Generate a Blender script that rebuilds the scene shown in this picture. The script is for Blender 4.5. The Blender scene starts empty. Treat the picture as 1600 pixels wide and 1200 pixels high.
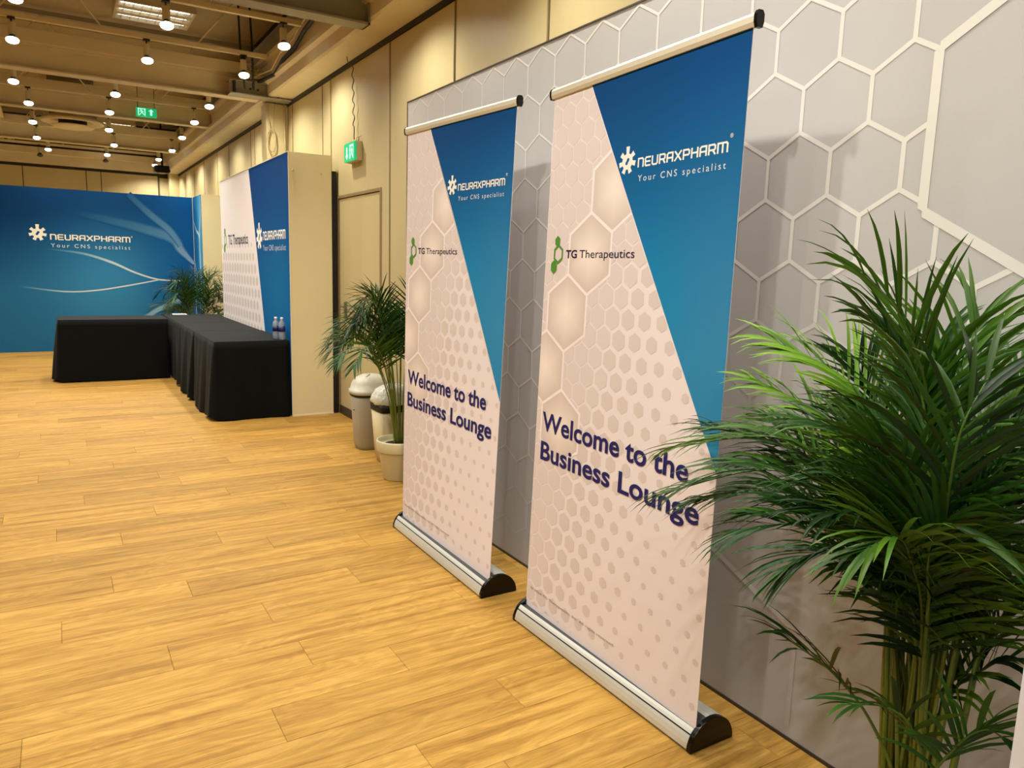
import bpy, bmesh, math, random
from mathutils import Vector, Matrix

# ------------------------------------------------------------------ camera, world, exposure
sc = bpy.context.scene
C = sc.collection
YAW, PITCH, ROLL, F_PX, CAM_H = 0.5507105, 0.1550086, 0.0284325, 1157.17, 1.49
cy_, sy_, cp_, sp_ = math.cos(YAW), math.sin(YAW), math.cos(PITCH), math.sin(PITCH)
fwd = Vector((sy_*cp_, cy_*cp_, -sp_)); rgt = Vector((cy_, -sy_, 0)); upv = rgt.cross(fwd)
r2 = rgt*math.cos(ROLL)+upv*math.sin(ROLL); u2 = -rgt*math.sin(ROLL)+upv*math.cos(ROLL)
cam = bpy.data.objects.new('camera', bpy.data.cameras.new('camera')); C.objects.link(cam)
mw = Matrix((( r2.x, u2.x, -fwd.x, 0), (r2.y, u2.y, -fwd.y, 0), (r2.z, u2.z, -fwd.z, CAM_H), (0, 0, 0, 1)))
cam.matrix_world = mw
cam.data.sensor_width = 36; cam.data.lens = F_PX/1600*36; cam.data.clip_start = .05; cam.data.clip_end = 100
sc.camera = cam
w = bpy.data.worlds.new('world'); sc.world = w; w.use_nodes = True
w.node_tree.nodes['Background'].inputs[0].default_value = (1, .85, .66, 1)
w.node_tree.nodes['Background'].inputs[1].default_value = .25
sc.view_settings.view_transform = 'Standard'; sc.view_settings.look = 'None'
sc.view_settings.gamma = 1; sc.view_settings.use_curve_mapping = False
sc.view_settings.exposure = 0.0
LAMP_W = 82; LAMP_COL = (1, .98, .86); LAMP_CONE = math.radians(146)
rnd = random.Random(7)

# ------------------------------------------------------------------ helpers
def lin(c):
    return tuple(((v/255)/12.92 if v/255 <= .04045 else ((v/255+.055)/1.055)**2.4) for v in c)
MATS = {}
def mat(name, col, rough=.6, metal=0, bump=None, emit=None, spec=.5, trans=0, attr=None, coat=0, sheen=0, noise=None):
    if name in MATS: return MATS[name]
    m = bpy.data.materials.new(name); m.use_nodes = True; nt = m.node_tree; b = nt.nodes['Principled BSDF']
    b.inputs['Base Color'].default_value = (*lin(col), 1)
    b.inputs['Roughness'].default_value = rough; b.inputs['Metallic'].default_value = metal
    b.inputs['Specular IOR Level'].default_value = spec
    b.inputs['Transmission Weight'].default_value = trans; b.inputs['Coat Weight'].default_value = coat
    b.inputs['Sheen Weight'].default_value = sheen
    tc = nt.nodes.new('ShaderNodeTexCoord')
    if attr:
        a = nt.nodes.new('ShaderNodeAttribute'); a.attribute_name = attr
        nt.links.new(a.outputs['Color'], b.inputs['Base Color'])
    if noise:   # (scale, amount) gentle tone variation
        n = nt.nodes.new('ShaderNodeTexNoise'); n.inputs['Scale'].default_value = noise[0]; n.inputs['Detail'].default_value = 4
        mp = nt.nodes.new('ShaderNodeMapping'); mp.inputs['Scale'].default_value = noise[2] if len(noise) > 2 else (1, 1, 1)
        nt.links.new(tc.outputs['Object'], mp.inputs[0]); nt.links.new(mp.outputs[0], n.inputs['Vector'])
        hs = nt.nodes.new('ShaderNodeHueSaturation'); hs.inputs['Color'].default_value = (*lin(col), 1)
        mr = nt.nodes.new('ShaderNodeMapRange'); mr.inputs['From Min'].default_value = .3; mr.inputs['From Max'].default_value = .7
        mr.inputs['To Min'].default_value = 1-noise[1]; mr.inputs['To Max'].default_value = 1+noise[1]
        nt.links.new(n.outputs['Fac'], mr.inputs[0]); nt.links.new(mr.outputs[0], hs.inputs['Value'])
        nt.links.new(hs.outputs[0], b.inputs['Base Color'])
        if attr: nt.links.new(a.outputs['Color'], hs.inputs['Color'])
    if bump:    # (scale, strength, stretch)
        n = nt.nodes.new('ShaderNodeTexNoise'); n.inputs['Scale'].default_value = bump[0]; n.inputs['Detail'].default_value = 3
        mp = nt.nodes.new('ShaderNodeMapping'); mp.inputs['Scale'].default_value = bump[2]
        nt.links.new(tc.outputs['Object'], mp.inputs[0]); nt.links.new(mp.outputs[0], n.inputs['Vector'])
        bp = nt.nodes.new('ShaderNodeBump'); bp.inputs['Strength'].default_value = bump[1]; bp.inputs['Distance'].default_value = .02
        nt.links.new(n.outputs['Fac'], bp.inputs['Height']); nt.links.new(bp.outputs[0], b.inputs['Normal'])
    if emit:
        b.inputs['Emission Color'].default_value = (*lin(emit[0]), 1); b.inputs['Emission Strength'].default_value = emit[1]
    MATS[name] = m; return m

def tag(o, label=None, cat=None, group=None, kind=None):
    if label: o['label'] = label
    if cat: o['category'] = cat
    if group: o['group'] = group
    if kind: o['kind'] = kind
    return o
def empty(name, loc, label=None, cat=None, group=None, kind=None):
    o = bpy.data.objects.new(name, None); C.objects.link(o); o.location = loc; o.empty_display_size = .1
    return tag(o, label, cat, group, kind)
def attach(o, parent):
    if parent is not None:
        o.parent = parent
        if parent.parent is None: o.matrix_parent_inverse = Matrix.Translation(-Vector(parent.location))
    return o

class MB:
    """collects geometry in world coordinates; build() links it as one mesh object"""
    def __init__(s): s.v = []; s.f = []; s.mi = []; s.c = []; s.cur = 0; s.smooth = []
    def add(s, vs, fs, col=None, sm=False):
        n = len(s.v); s.v += [tuple(v) for v in vs]
        s.c += (col if isinstance(col, list) else [col or (1, 1, 1)]*len(vs))
        for f in fs: s.f.append([i+n for i in f]); s.mi.append(s.cur); s.smooth.append(sm)
        return s
    def box(s, x0, y0, z0, x1, y1, z1, col=None):
        return s.add([(x0,y0,z0),(x1,y0,z0),(x1,y1,z0),(x0,y1,z0),(x0,y0,z1),(x1,y0,z1),(x1,y1,z1),(x0,y1,z1)],
                     [(0,3,2,1),(4,5,6,7),(0,1,5,4),(1,2,6,5),(2,3,7,6),(3,0,4,7)], col)
    def bbox(s, x0, y0, z0, x1, y1, z1, b=.004):     # box with chamfered edges
        bm = bmesh.new(); bmesh.ops.create_cube(bm, size=1)
        for v in bm.verts: v.co = Vector((x0+(v.co.x+.5)*(x1-x0), y0+(v.co.y+.5)*(y1-y0), z0+(v.co.z+.5)*(z1-z0)))
        bmesh.ops.bevel(bm, geom=bm.edges[:], offset=b, segments=2, affect='EDGES')
        return s.bm(bm)
    def bm(s, bm, sm=False):
        bm.verts.index_update(); s.add([v.co.copy() for v in bm.verts], [[v.index for v in f.verts] for f in bm.faces], None, sm); bm.free(); return s
    def tube(s, pts, r, n=8, cap=True, col=None):
        pts = [Vector(p) for p in pts]; rr = r if isinstance(r, (list, tuple)) else [r]*len(pts)
        vs = []; prev = None
        for i, p in enumerate(pts):
            t = (pts[min(i+1, len(pts)-1)]-pts[max(i-1, 0)])
            t = t.normalized() if t.length > 1e-9 else Vector((0, 0, 1))
            if prev is None: a = t.orthogonal().normalized()
            else:
                a = prev-t*prev.dot(t); a = a.normalized() if a.length > 1e-6 else t.orthogonal().normalized()
            prev = a; b = t.cross(a)
            for k in range(n):
                th = 2*math.pi*k/n; vs.append(p+(a*math.cos(th)+b*math.sin(th))*rr[i])
        fs = [(i*n+k, i*n+(k+1) % n, (i+1)*n+(k+1) % n, (i+1)*n+k) for i in range(len(pts)-1) for k in range(n)]
        s.add(vs, fs, col, True)
        if cap:
            m = len(s.v)-len(vs); s.f += [[m+k for k in range(n)][::-1], [m+(len(pts)-1)*n+k for k in range(n)]]; s.mi += [s.cur]*2; s.smooth += [False]*2
        return s
    def lathe(s, prof, loc=(0,0,0), n=32, M=None, col=None):   # prof: (r, z)
        vs = []
        for r, z in prof:
            for k in range(n):
                th = 2*math.pi*k/n; v = Vector((r*math.cos(th), r*math.sin(th), z))
                if M: v = M @ v
                vs.append(v+Vector(loc))
        fs = [(i*n+k, i*n+(k+1) % n, (i+1)*n+(k+1) % n, (i+1)*n+k) for i in range(len(prof)-1) for k in range(n)]
        s.add(vs, fs, col, True)
        m = len(s.v)-len(vs)
        for i, rev in ((0, True), (len(prof)-1, False)):
            if prof[i][0] > 1e-5:
                f = [m+i*n+k for k in range(n)]; s.f.append(f[::-1] if rev else f); s.mi.append(s.cur); s.smooth.append(False)
        return s
    def prism(s, poly, axis, a, b, col=None):   # poly in the other two axes, extruded from a to b along axis
        def P(p, t): return {'x': (t, p[0], p[1]), 'y': (p[0], t, p[1]), 'z': (p[0], p[1], t)}[axis]
        n = len(poly); vs = [P(p, a) for p in poly]+[P(p, b) for p in poly]
        return s.add(vs, [tuple(range(n))[::-1], tuple(range(n, 2*n))]+[(i, (i+1) % n, n+(i+1) % n, n+i) for i in range(n)], col)
    def build(s, name, m, parent=None, label=None, cat=None, kind=None, group=None, normals=True):
        me = bpy.data.meshes.new(name); me.from_pydata(s.v, [], s.f)
        ms = m if isinstance(m, (list, tuple)) else [m]
        for x in ms: me.materials.append(x)
        me.polygons.foreach_set('material_index', s.mi); me.polygons.foreach_set('use_smooth', s.smooth)
        if any(c != (1, 1, 1) for c in s.c):
            at = me.color_attributes.new('Col', 'FLOAT_COLOR', 'POINT')
            at.data.foreach_set('color', [x for c in s.c for x in (*c, 1)])
        me.update()
        if normals:
            bm = bmesh.new(); bm.from_mesh(me); bmesh.ops.recalc_face_normals(bm, faces=bm.faces[:]); bm.to_mesh(me); bm.free()
        o = bpy.data.objects.new(name, me); C.objects.link(o); attach(o, parent)
        return tag(o, label, cat, group, kind)

# flat print: polygons in (u, v) metres with their own ink colours, mapped on to a real surface
class Sheet:
    def __init__(s, mapf): s.m = mapf; s.mb = MB(); s.k = 0
    def poly(s, pts, col, off):
        cols = [lin(c) for c in col] if isinstance(col, list) else [lin(col)]*len(pts)
        s.mb.add([s.m(u, v, off) for u, v in pts], [tuple(range(len(pts)))], cols)
    def jpoly(s, pts, col, off):     # overlapping pieces each lie a hair above the last
        s.k = (s.k+1) % 30; s.poly(pts, col, off+1.2e-5*s.k)
    def edge(s, a, b, wa, wb, col, off):   # honeycomb edge with pointed ends that meet their neighbours exactly
        a = Vector(a); b = Vector(b); d = (b-a).normalized(); n = Vector((-d.y, d.x))
        s.poly([tuple(p) for p in (a, a+d*.2887*wa-n*wa/2, b-d*.2887*wb-n*wb/2, b, b-d*.2887*wb+n*wb/2, a+d*.2887*wa+n*wa/2)], col, off)
    def line(s, a, b, w, col, off):
        a = Vector(a); b = Vector(b); d = (b-a).normalized(); n = Vector((-d.y, d.x))*w/2; e = d*w*.28
        s.jpoly([tuple(a-n-e), tuple(b-n+e), tuple(b+n+e), tuple(a+n-e)], col, off)
    def build(s, name, parent, label=None, m=None):
        return s.mb.build(name, m or M_PRINT, parent, label, normals=False)
def hexpts(cu, cv, R, squash=1): return [(cu+R*math.cos(math.radians(30+60*k)), cv+R*squash*math.sin(math.radians(30+60*k))) for k in range(6)]
def clip_poly(poly, inside):   # keep the part of a convex polygon where the linear function inside(p) >= 0
    out = []
    for i in range(len(poly)):
        a, b = poly[i], poly[(i+1) % len(poly)]; fa, fb = inside(a), inside(b)
        if fa >= 0: out.append(a)
        if (fa >= 0) != (fb >= 0):
            t = fa/(fa-fb); out.append((a[0]+(b[0]-a[0])*t, a[1]+(b[1]-a[1])*t))
    return out

# lettering -------------------------------------------------------------------
def glyph_mesh(text, bold=0.0, space=1.0):
    cu = bpy.data.curves.new('lettering', 'FONT'); cu.body = text; cu.size = 1; cu.offset = bold; cu.space_character = space; cu.resolution_u = 4
    o = bpy.data.objects.new('lettering', cu); C.objects.link(o)
    me = bpy.data.meshes.new_from_object(o.evaluated_get(bpy.context.evaluated_depsgraph_get()))
    vs = [tuple(v.co[:2]) for v in me.vertices]; fs = [tuple(p.vertices) for p in me.polygons]
    C.objects.unlink(o); bpy.data.objects.remove(o); bpy.data.curves.remove(cu); bpy.data.meshes.remove(me)
    return vs, fs
def write(text, mapf, u0, v0, u1, cap, col, off, name, parent, bold=0, space=1.0, label=None, m=None):
    vs, fs = glyph_mesh(text, bold, space)
    x0 = min(v[0] for v in vs); x1 = max(v[0] for v in vs); kx = (u1-u0)/(x1-x0); ky = cap/.73
    mb = MB(); mb.add([mapf(u0+(v[0]-x0)*kx, v0+v[1]*ky, off) for v in vs], fs, [lin(col)]*len(vs))
    return mb.build(name, m or M_PRINT, parent, label, normals=False)
GL = {'N': (.8, [[(0,0),(0,1),(.62,1),(.8,.84),(.8,0)]]), 'E': (.75, [[(.75,1),(.12,1),(0,.88),(0,.12),(.12,0),(.75,0)],[(0,.5),(.7,.5)]]),
      'U': (.8, [[(0,1),(0,.16),(.16,0),(.64,0),(.8,.16),(.8,1)]]), 'R': (.8, [[(0,0),(0,1),(.64,1),(.8,.86),(.8,.55),(.68,.42),(0,.42)],[(.5,.42),(.8,0)]]),
      'A': (.8, [[(0,0),(0,.84),(.16,1),(.8,1),(.8,0)],[(0,.42),(.8,.42)]]), 'X': (.85, [[(0,1),(.85,0)],[(0,0),(.85,1)]]),
      'P': (.8, [[(0,0),(0,1),(.64,1),(.8,.86),(.8,.55),(.68,.42),(0,.42)]]), 'H': (.8, [[(0,0),(0,1)],[(.8,0),(.8,1)],[(0,.5),(.8,.5)]]),
      'M': (1.2, [[(0,0),(0,1),(1.05,1),(1.2,.85),(1.2,0)],[(.6,1),(.6,0)]])}
def techno(text, mapf, u0, v0, u1, cap, col, off, name, parent):
    tot = sum(GL[c][0] for c in text)+.36*(len(text)-1)+.21; kx = (u1-u0)/tot; st = .21
    mb = Sheet(mapf); x = st/2
    for c in text:
        w_, strokes = GL[c]
        for pl in strokes:
            for a, b in zip(pl[:-1], pl[1:]):
                d = Vector((b[0]-a[0], b[1]-a[1])).normalized(); n = Vector((-d.y, d.x))*st/2; e = d*st*.42
                q = [(a[0]-n.x-e.x, a[1]-n.y-e.y), (b[0]-n.x+e.x, b[1]-n.y+e.y), (b[0]+n.x+e.x, b[1]+n.y+e.y), (a[0]+n.x-e.x, a[1]+n.y-e.y)]
                mb.jpoly([(u0+(x+p[0])*kx, v0+(st/2+p[1]*(1-st))*cap) for p in q], col, off)
        x += w_+.36
    return mb.build(name, parent)
def gear(mapf, cu, cv, ru, rv, col, off, name, parent):   # seven-armed cog emblem with a hollow heart
    s = Sheet(mapf); n = 42
    R = lambda a, r: (cu+ru*r*math.cos(a), cv+rv*r*math.sin(a))
    for k in range(n):
        a, b = 2*math.pi*k/n, 2*math.pi*(k+1)/n
        hole = lambda t: .20*(1+.45*math.cos(2*(t-1.0)))
        s.poly([R(a, hole(a)), R(a, .60), R(b, .60), R(b, hole(b))], col, off)
    for k in range(7):
        a = math.pi/2+k*2*math.pi/7; out = 1.12 if k == 0 else .95
        d = Vector((math.cos(a), math.sin(a))); t = Vector((-d.y, d.x))
        q = [d*.5-t*.15, d*out-t*.20, d*out+t*.20, d*.5+t*.15]
        s.jpoly([(cu+p.x*ru, cv+p.y*rv) for p in q], col, off+5e-5)
    return s.build(name, parent)
def green_hexagons(mapf, cu, cv, k, off, name, parent):
    s = Sheet(mapf); g = (86, 140, 52)
    s.poly(hexpts(cu-.004*k, cv+.052*k, .019*k, 1.15), g, off)
    s.poly(hexpts(cu-.022*k, cv-.047*k, .023*k, 1.2), g, off)
    o_, i_ = hexpts(cu+.005*k, cv+.003*k, .036*k, 1.08), hexpts(cu+.005*k, cv+.003*k, .026*k, 1.08)
    for i in range(6): j = (i+1) % 6; s.poly([i_[i], o_[i], o_[j], i_[j]], g, off)
    return s.build(name, parent)

# ------------------------------------------------------------------ materials
M_PRINT = mat('printed_ink', (255,255,255), .75, attr='Col', spec=.1)
M_HEXFAB = mat('grey_printed_fabric', (184,181,181), .7, spec=.2, noise=(1.2, .035, (1, 3, .25)), bump=(420, .05, (1,1,1)))
M_BEIGE = mat('beige_wall_panel', (186,170,128), .42, noise=(3, .03, (1, 1, .3)), bump=(3, .12, (1, 2, .3)))
M_BEIGE2 = mat('beige_painted_wood', (226,213,174), .55, noise=(2, .02))
M_DARK = mat('dark_recess', (26,22,18), .7)
M_STEEL = mat('cream_painted_steel', (208,193,160), .5, noise=(4, .05))
M_STEELD = mat('grey_painted_steel', (140,132,112), .5, noise=(4, .06))
M_DECK = mat('brown_metal_deck', (168,148,110), .6, bump=(14, .5, (1, .02, 1)), noise=(6, .05))
M_ALU = mat('brushed_aluminium', (205,205,198), .38, metal=.35, bump=(60, .04, (1, 40, 1)))
M_ALUTOP = mat('satin_aluminium_rail', (226,218,198), .42, metal=.35)
M_BLACKP = mat('glossy_black_plastic', (3,3,3), .2, spec=.35)
M_GREYSLOT = mat('dark_grey_slot', (66,68,72), .5)
M_CLOTH = mat('black_cloth', (6,6,5), .8, spec=.14, sheen=.02, bump=(7, .25, (1, 1, .25)))
M_POT = mat('cream_plastic_pot', (206,196,160), .45)
M_SOIL = mat('potting_soil', (34,24,17), .95, bump=(60, .8, (1,1,1)))
M_BINGREY = mat('grey_bin_plastic', (172,170,162), .45)
M_BINBEIGE = mat('beige_bin_plastic', (204,188,146), .45)
M_LIDGREY = mat('pale_grey_lid_plastic', (196,192,176), .38)
M_BAG = mat('white_bin_bag', (225,222,208), .35, bump=(14, .9, (1,1,1)), trans=.1)
M_BLACK = mat('matt_black', (8,8,8), .6)
M_SOCKET = mat('white_socket', (196,182,150), .5)
M_REFL = mat('silver_bulb_neck', (52,52,50), .3, metal=.7)
M_BULB = mat('lit_lamp_glass', (255,250,235), .3, emit=((255,244,225), 9))
M_BULBOFF = mat('unlit_lamp_glass', (70,66,60), .25)
M_TUBE = mat('lit_fluorescent_tube', (255,250,240), .3, emit=((255,250,240), 5))
M_LOUVRE = mat('polished_louvre', (200,200,195), .2, metal=.9)
M_GREEN = mat('lit_green_sign', (10,150,90), .4, emit=((0,185,115), .75))
M_WHITELIT = mat('lit_white_pictogram', (220,255,240), .4, emit=((170,255,235), 1.0))
M_SIGNBOX = mat('sign_housing', (200,180,135), .5)
M_WHITE = mat('white_panel_laminate', (222,224,236), .5)
M_CABLE = mat('cream_cable', (168,148,108), .6)
M_CORD = mat('dark_cord', (92,74,48), .6)
M_PAPER = mat('white_paper', (240,240,236), .7)

def leaf_mat():
    m = bpy.data.materials.new('palm_leaf'); m.use_nodes = True; nt = m.node_tree; b = nt.nodes['Principled BSDF']
    a = nt.nodes.new('ShaderNodeAttribute'); a.attribute_name = 'Col'
    nt.links.new(a.outputs['Color'], b.inputs['Base Color']); b.inputs['Roughness'].default_value = .42; b.inputs['Specular IOR Level'].default_value = .3
    tr = nt.nodes.new('ShaderNodeBsdfTranslucent'); mx = nt.nodes.new('ShaderNodeMixShader'); mx.inputs[0].default_value = .16
    hs = nt.nodes.new('ShaderNodeHueSaturation'); hs.inputs['Value'].default_value = 1.5; nt.links.new(a.outputs['Color'], hs.inputs['Color']); nt.links.new(hs.outputs[0], tr.inputs['Color'])
    nt.links.new(b.outputs[0], mx.inputs[1]); nt.links.new(tr.outputs[0], mx.inputs[2]); nt.links.new(mx.outputs[0], nt.nodes['Material Output'].inputs['Surface'])
    return m
M_LEAF = leaf_mat(); M_STEM = mat('palm_stem', (118,122,48), .45, attr='Col')

def floor_mat():
    m = bpy.data.materials.new('oak_plank'); m.use_nodes = True; nt = m.node_tree; N = nt.nodes; L = nt.links; b = N['Principled BSDF']
    a = N.new('ShaderNodeAttribute'); a.attribute_name = 'Col'       # r, g: offset of the board's own grain; b: tone
    sp = N.new('ShaderNodeSeparateColor'); L.new(a.outputs['Color'], sp.inputs[0])
    g = N.new('ShaderNodeNewGeometry'); off = N.new('ShaderNodeCombineXYZ')
    m1 = N.new('ShaderNodeMath'); m1.operation = 'MULTIPLY'; m1.inputs[1].default_value = 40; L.new(sp.outputs[0], m1.inputs[0])
    m2 = N.new('ShaderNodeMath'); m2.operation = 'MULTIPLY'; m2.inputs[1].default_value = 40; L.new(sp.outputs[1], m2.inputs[0])
    L.new(m1.outputs[0], off.inputs[0]); L.new(m2.outputs[0], off.inputs[1])
    ad = N.new('ShaderNodeVectorMath'); L.new(g.outputs['Position'], ad.inputs[0]); L.new(off.outputs[0], ad.inputs[1])
    def stretched(sx, sy):
        mp = N.new('ShaderNodeMapping'); mp.inputs['Scale'].default_value = (sx, sy, 1); L.new(ad.outputs[0], mp.inputs[0]); return mp
    n1 = N.new('ShaderNodeTexNoise'); n1.inputs['Scale'].default_value = 1; n1.inputs['Detail'].default_value = 5; n1.inputs['Roughness'].default_value = .6; n1.inputs['Distortion'].default_value = .5
    L.new(stretched(1.5, 24).outputs[0], n1.inputs['Vector'])
    n2 = N.new('ShaderNodeTexNoise'); n2.inputs['Scale'].default_value = 1; n2.inputs['Detail'].default_value = 6; n2.inputs['Roughness'].default_value = .7
    L.new(stretched(9, 230).outputs[0], n2.inputs['Vector'])
    wv = N.new('ShaderNodeTexNoise'); wv.inputs['Scale'].default_value = 1; wv.inputs['Detail'].default_value = 2; wv.inputs['Distortion'].default_value = 1.2
    L.new(stretched(1.6, 7).outputs[0], wv.inputs['Vector'])
    # contour lines of a slow noise read as cathedral grain
    mm = N.new('ShaderNodeMath'); mm.operation = 'MULTIPLY'; mm.inputs[1].default_value = 62; L.new(wv.outputs['Fac'], mm.inputs[0])
    sn = N.new('ShaderNodeMath'); sn.operation = 'SINE'; L.new(mm.outputs[0], sn.inputs[0])
    cr = N.new('ShaderNodeValToRGB'); L.new(n1.outputs['Fac'], cr.inputs[0]); e = cr.color_ramp.elements
    e[0].position = .27; e[0].color = (*lin((138,97,42)), 1); e[1].position = .66; e[1].color = (*lin((188,146,74)), 1)
    x = cr.color_ramp.elements.new(.47); x.color = (*lin((170,128,60)), 1)
    v = N.new('ShaderNodeMath'); v.operation = 'MULTIPLY_ADD'; L.new(sn.outputs[0], v.inputs[0]); v.inputs[1].default_value = .075; v.inputs[2].default_value = .98
    v2 = N.new('ShaderNodeMapRange'); v2.inputs['From Min'].default_value = .3; v2.inputs['From Max'].default_value = .7; v2.inputs['To Min'].default_value = .78; v2.inputs['To Max'].default_value = 1.16; L.new(n2.outputs['Fac'], v2.inputs[0])
    v3 = N.new('ShaderNodeMath'); v3.operation = 'MULTIPLY'; L.new(v.outputs[0], v3.inputs[0]); L.new(v2.outputs[0], v3.inputs[1])
    v4 = N.new('ShaderNodeMath'); v4.operation = 'MULTIPLY'; L.new(v3.outputs[0], v4.inputs[0]); L.new(sp.outputs[2], v4.inputs[1])
    hs = N.new('ShaderNodeHueSaturation'); L.new(cr.outputs[0], hs.inputs['Color']); L.new(v4.outputs[0], hs.inputs['Value']); hs.inputs['Saturation'].default_value = 1.0
    L.new(hs.outputs[0], b.inputs['Base Color']); b.inputs['Roughness'].default_value = .55; b.inputs['Specular IOR Level'].default_value = .12
    bp = N.new('ShaderNodeBump'); bp.inputs['Strength'].default_value = .12; bp.inputs['Distance'].default_value = .004; L.new(n2.outputs['Fac'], bp.inputs['Height']); L.new(bp.outputs[0], b.inputs['Normal'])
    return m
M_FLOOR = floor_mat()

# ------------------------------------------------------------------ floor of oak boards
XL, XR, YB, YF = -6.0, 2.40, -4.0, 18.1
fl = MB().box(XL, YB, -.06, XR, YF, -.006).build('floor', mat('floor_joint', (84,60,30), .8), kind='structure')
PW, PL, Y0 = .2045, 1.213, 2.162
JOINTS = {-2:.882,-1:1.292,0:.537,1:1.04,2:.740,3:.287,4:.692,5:1.15,6:.44,7:.14,8:.90,9:.674,10:.218,11:1.134,12:.422,13:.875,14:.068,16:.527,17:1.03,18:.273}
def plank(mb, x0, x1, y0, y1):
    g, c, d = .0005, .0016, .0009
    col = (rnd.random(), rnd.random(), rnd.choice((.84, .92, .97, 1.0, 1.02, 1.06)))
    x0 += g; x1 -= g; y0 += g; y1 -= g
    v = [(x0,y0,-.008),(x1,y0,-.008),(x1,y1,-.008),(x0,y1,-.008),(x0,y0,-d),(x1,y0,-d),(x1,y1,-d),(x0,y1,-d),
         (x0+c,y0+c,0),(x1-c,y0+c,0),(x1-c,y1-c,0),(x0+c,y1-c,0)]
    mb.add(v, [(0,1,5,4),(1,2,6,5),(2,3,7,6),(3,0,4,7),(4,5,9,8),(5,6,10,9),(6,7,11,10),(7,4,8,11),(8,9,10,11)], [col]*12)
rest = MB(); single = []
for k in range(-30, 78):
    y0 = Y0+k*PW; y1 = min(y0+PW, YF)
    j = JOINTS.get(k, (k*.447) % PL); x = j-PL*8
    while x < XR:
        a, b = max(x, XL), min(x+PL, XR-.001)
        if b-a > .02:
            seen = 1.1 < y0 < 13.6 and b > -.062*y0-.05 and (b > -.85)
            if seen and len(single) < 296: m = MB(); plank(m, a, b, y0, y1); single.append(m)
            else: plank(rest, a, b, y0, y1)
        x += PL
for m in single: m.build('floor_plank', M_FLOOR, fl, normals=False)
rest.build('floor_planks_beyond', M_FLOOR, fl, kind='stuff', normals=False)

# ------------------------------------------------------------------ right wall of the hall: tall beige panels, door, dark slot, ledge
XW = 2.37
wr = MB().box(XW+.02, YB, 0, XW+.14, YF, 4.4).build('wall_right', mat('dark_wall_core', (60,50,36), .8), kind='structure')
SE = [-4, -2.6, -1.3, 0, 1.2, 2.42, 3.592, 4.717, 5.864, 7.374, 7.645, 8.75, 9.19, 9.9, 10.64, 10.87, 12.38, 13.34, 14.63, 15.75, 16.9, 18.1]
for a, b in zip(SE[:-1], SE[1:]):
    m = MB(); g = .010
    if abs(a-5.864) < .01:      # the panel that holds the door
        for y0, y1, z0, z1 in ((a+g, 6.035, .09, 3.24), (7.185, b-g, .09, 3.24), (6.035, 7.185, 2.13, 3.24)):
            m.box(XW, y0, z0, XW+.02, y1, z1)
    else: m.bbox(XW, a+g, .09, XW+.02, b-g, 3.24, .002)
    m.build('wall_panel', M_BEIGE, wr)
    MB().box(XW-.004, b-g-.008, .09, XW+.012, b-g, 3.24).build('edge_strip', mat('seam_edge_metal', (120,104,76), .4, metal=.5), wr)
MB().bbox(XW-.006, YB, 0, XW+.02, YF, .085, .003).build('baseboard_right', mat('dark_baseboard', (52,42,30), .5), kind='structure')
MB().box(XW-.012, YB, 3.243, XW+.03, YF, 3.285).build('trim_1', mat('black_slot_trim', (20,16,13), .6), kind='structure')
# door
dr = empty('door_1', (XW, 6.61, 0), kind='structure')
MB().bbox(XW+.004, 6.075, .012, XW+.018, 7.145, 2.10, .003).build('door_leaf', M_BEIGE, dr)
fr = MB()
fm = mat('bronze_door_frame', (150,128,92), .4, metal=.3)
fr.box(XW-.008, 6.035, 0, XW+.02, 6.066, 2.13); fr.box(XW-.008, 7.154, 0, XW+.02, 7.185, 2.13); fr.box(XW-.008, 6.066, 2.104, XW+.02, 7.154, 2.13)
fr.build('door_frame', fm, dr)
MB().bbox(XW-.012, 6.94, .965, XW+.006, 6.995, 1.125, .003).tube([(XW-.012,6.967,1.08),(XW-.05,6.967,1.08),(XW-.05,6.86,1.08)], .009).build('door_handle', mat('grey_metal_handle', (130,126,116), .35, metal=.7), dr)

# ledge and channel running above the panels
lg = MB().prism([(XW+.02,3.285),(2.12,3.285),(2.10,3.30),(2.10,3.40),(2.06,3.42),(2.06,3.46),(2.10,3.48),(2.10,3.62),(2.05,3.64),(2.05,3.68),(XW+.02,3.68)], 'y', YB, YF)
lg.build('trim_2', M_STEEL, kind='structure')
MB().prism([(XW+.02,3.68),(2.2,3.68),(2.2,3.95),(2.16,3.97),(XW+.02,3.97)], 'y', YB, YF).build('trim_3', M_STEELD, kind='structure')

# far wall with its own panels
wf = MB().box(XL, YF, 0, XW+.14, YF+.12, 4.4).build('wall_far', MATS['dark_wall_core'], kind='structure')
SX = [XL, -4.6, -3.2, -1.8, -.46, .64, .91, 1.99]
for a, b in zip(SX[:-1], SX[1:]): MB().bbox(a+.008, YF-.02, .05, b-.008, YF, 3.23, .002).build('wall_panel', M_BEIGE, wf)
MB().box(1.998, YF-.03, 0, 2.02, YF, 3.2).build('edge_strip', MATS['seam_edge_metal'], wf)
MB().box(2.02, YF-.02, .05, 2.18, YF, 3.2).build('wall_panel', M_BEIGE, wf)
MB().box(2.18, YF-.30, 0, 2.37, YF, 3.3).build('pillar', M_BEIGE, kind='structure', label='square corner pillar at the far end of the hall')
MB().box(XL, YF-.03, 3.24, 2.18, YF, 3.285).build('trim_4', MATS['black_slot_trim'], kind='structure')
MB().prism([(YF,3.285),(YF-.16,3.285),(YF-.16,3.46),(YF-.2,3.48),(YF-.2,3.6),(YF,3.6)], 'x', XL, 2.2).build('trim_5', M_STEEL, kind='structure')
MB().box(XL-.1, YB, 0, XL, YF, 4.4).build('wall_left', M_BEIGE, kind='structure')
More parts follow.
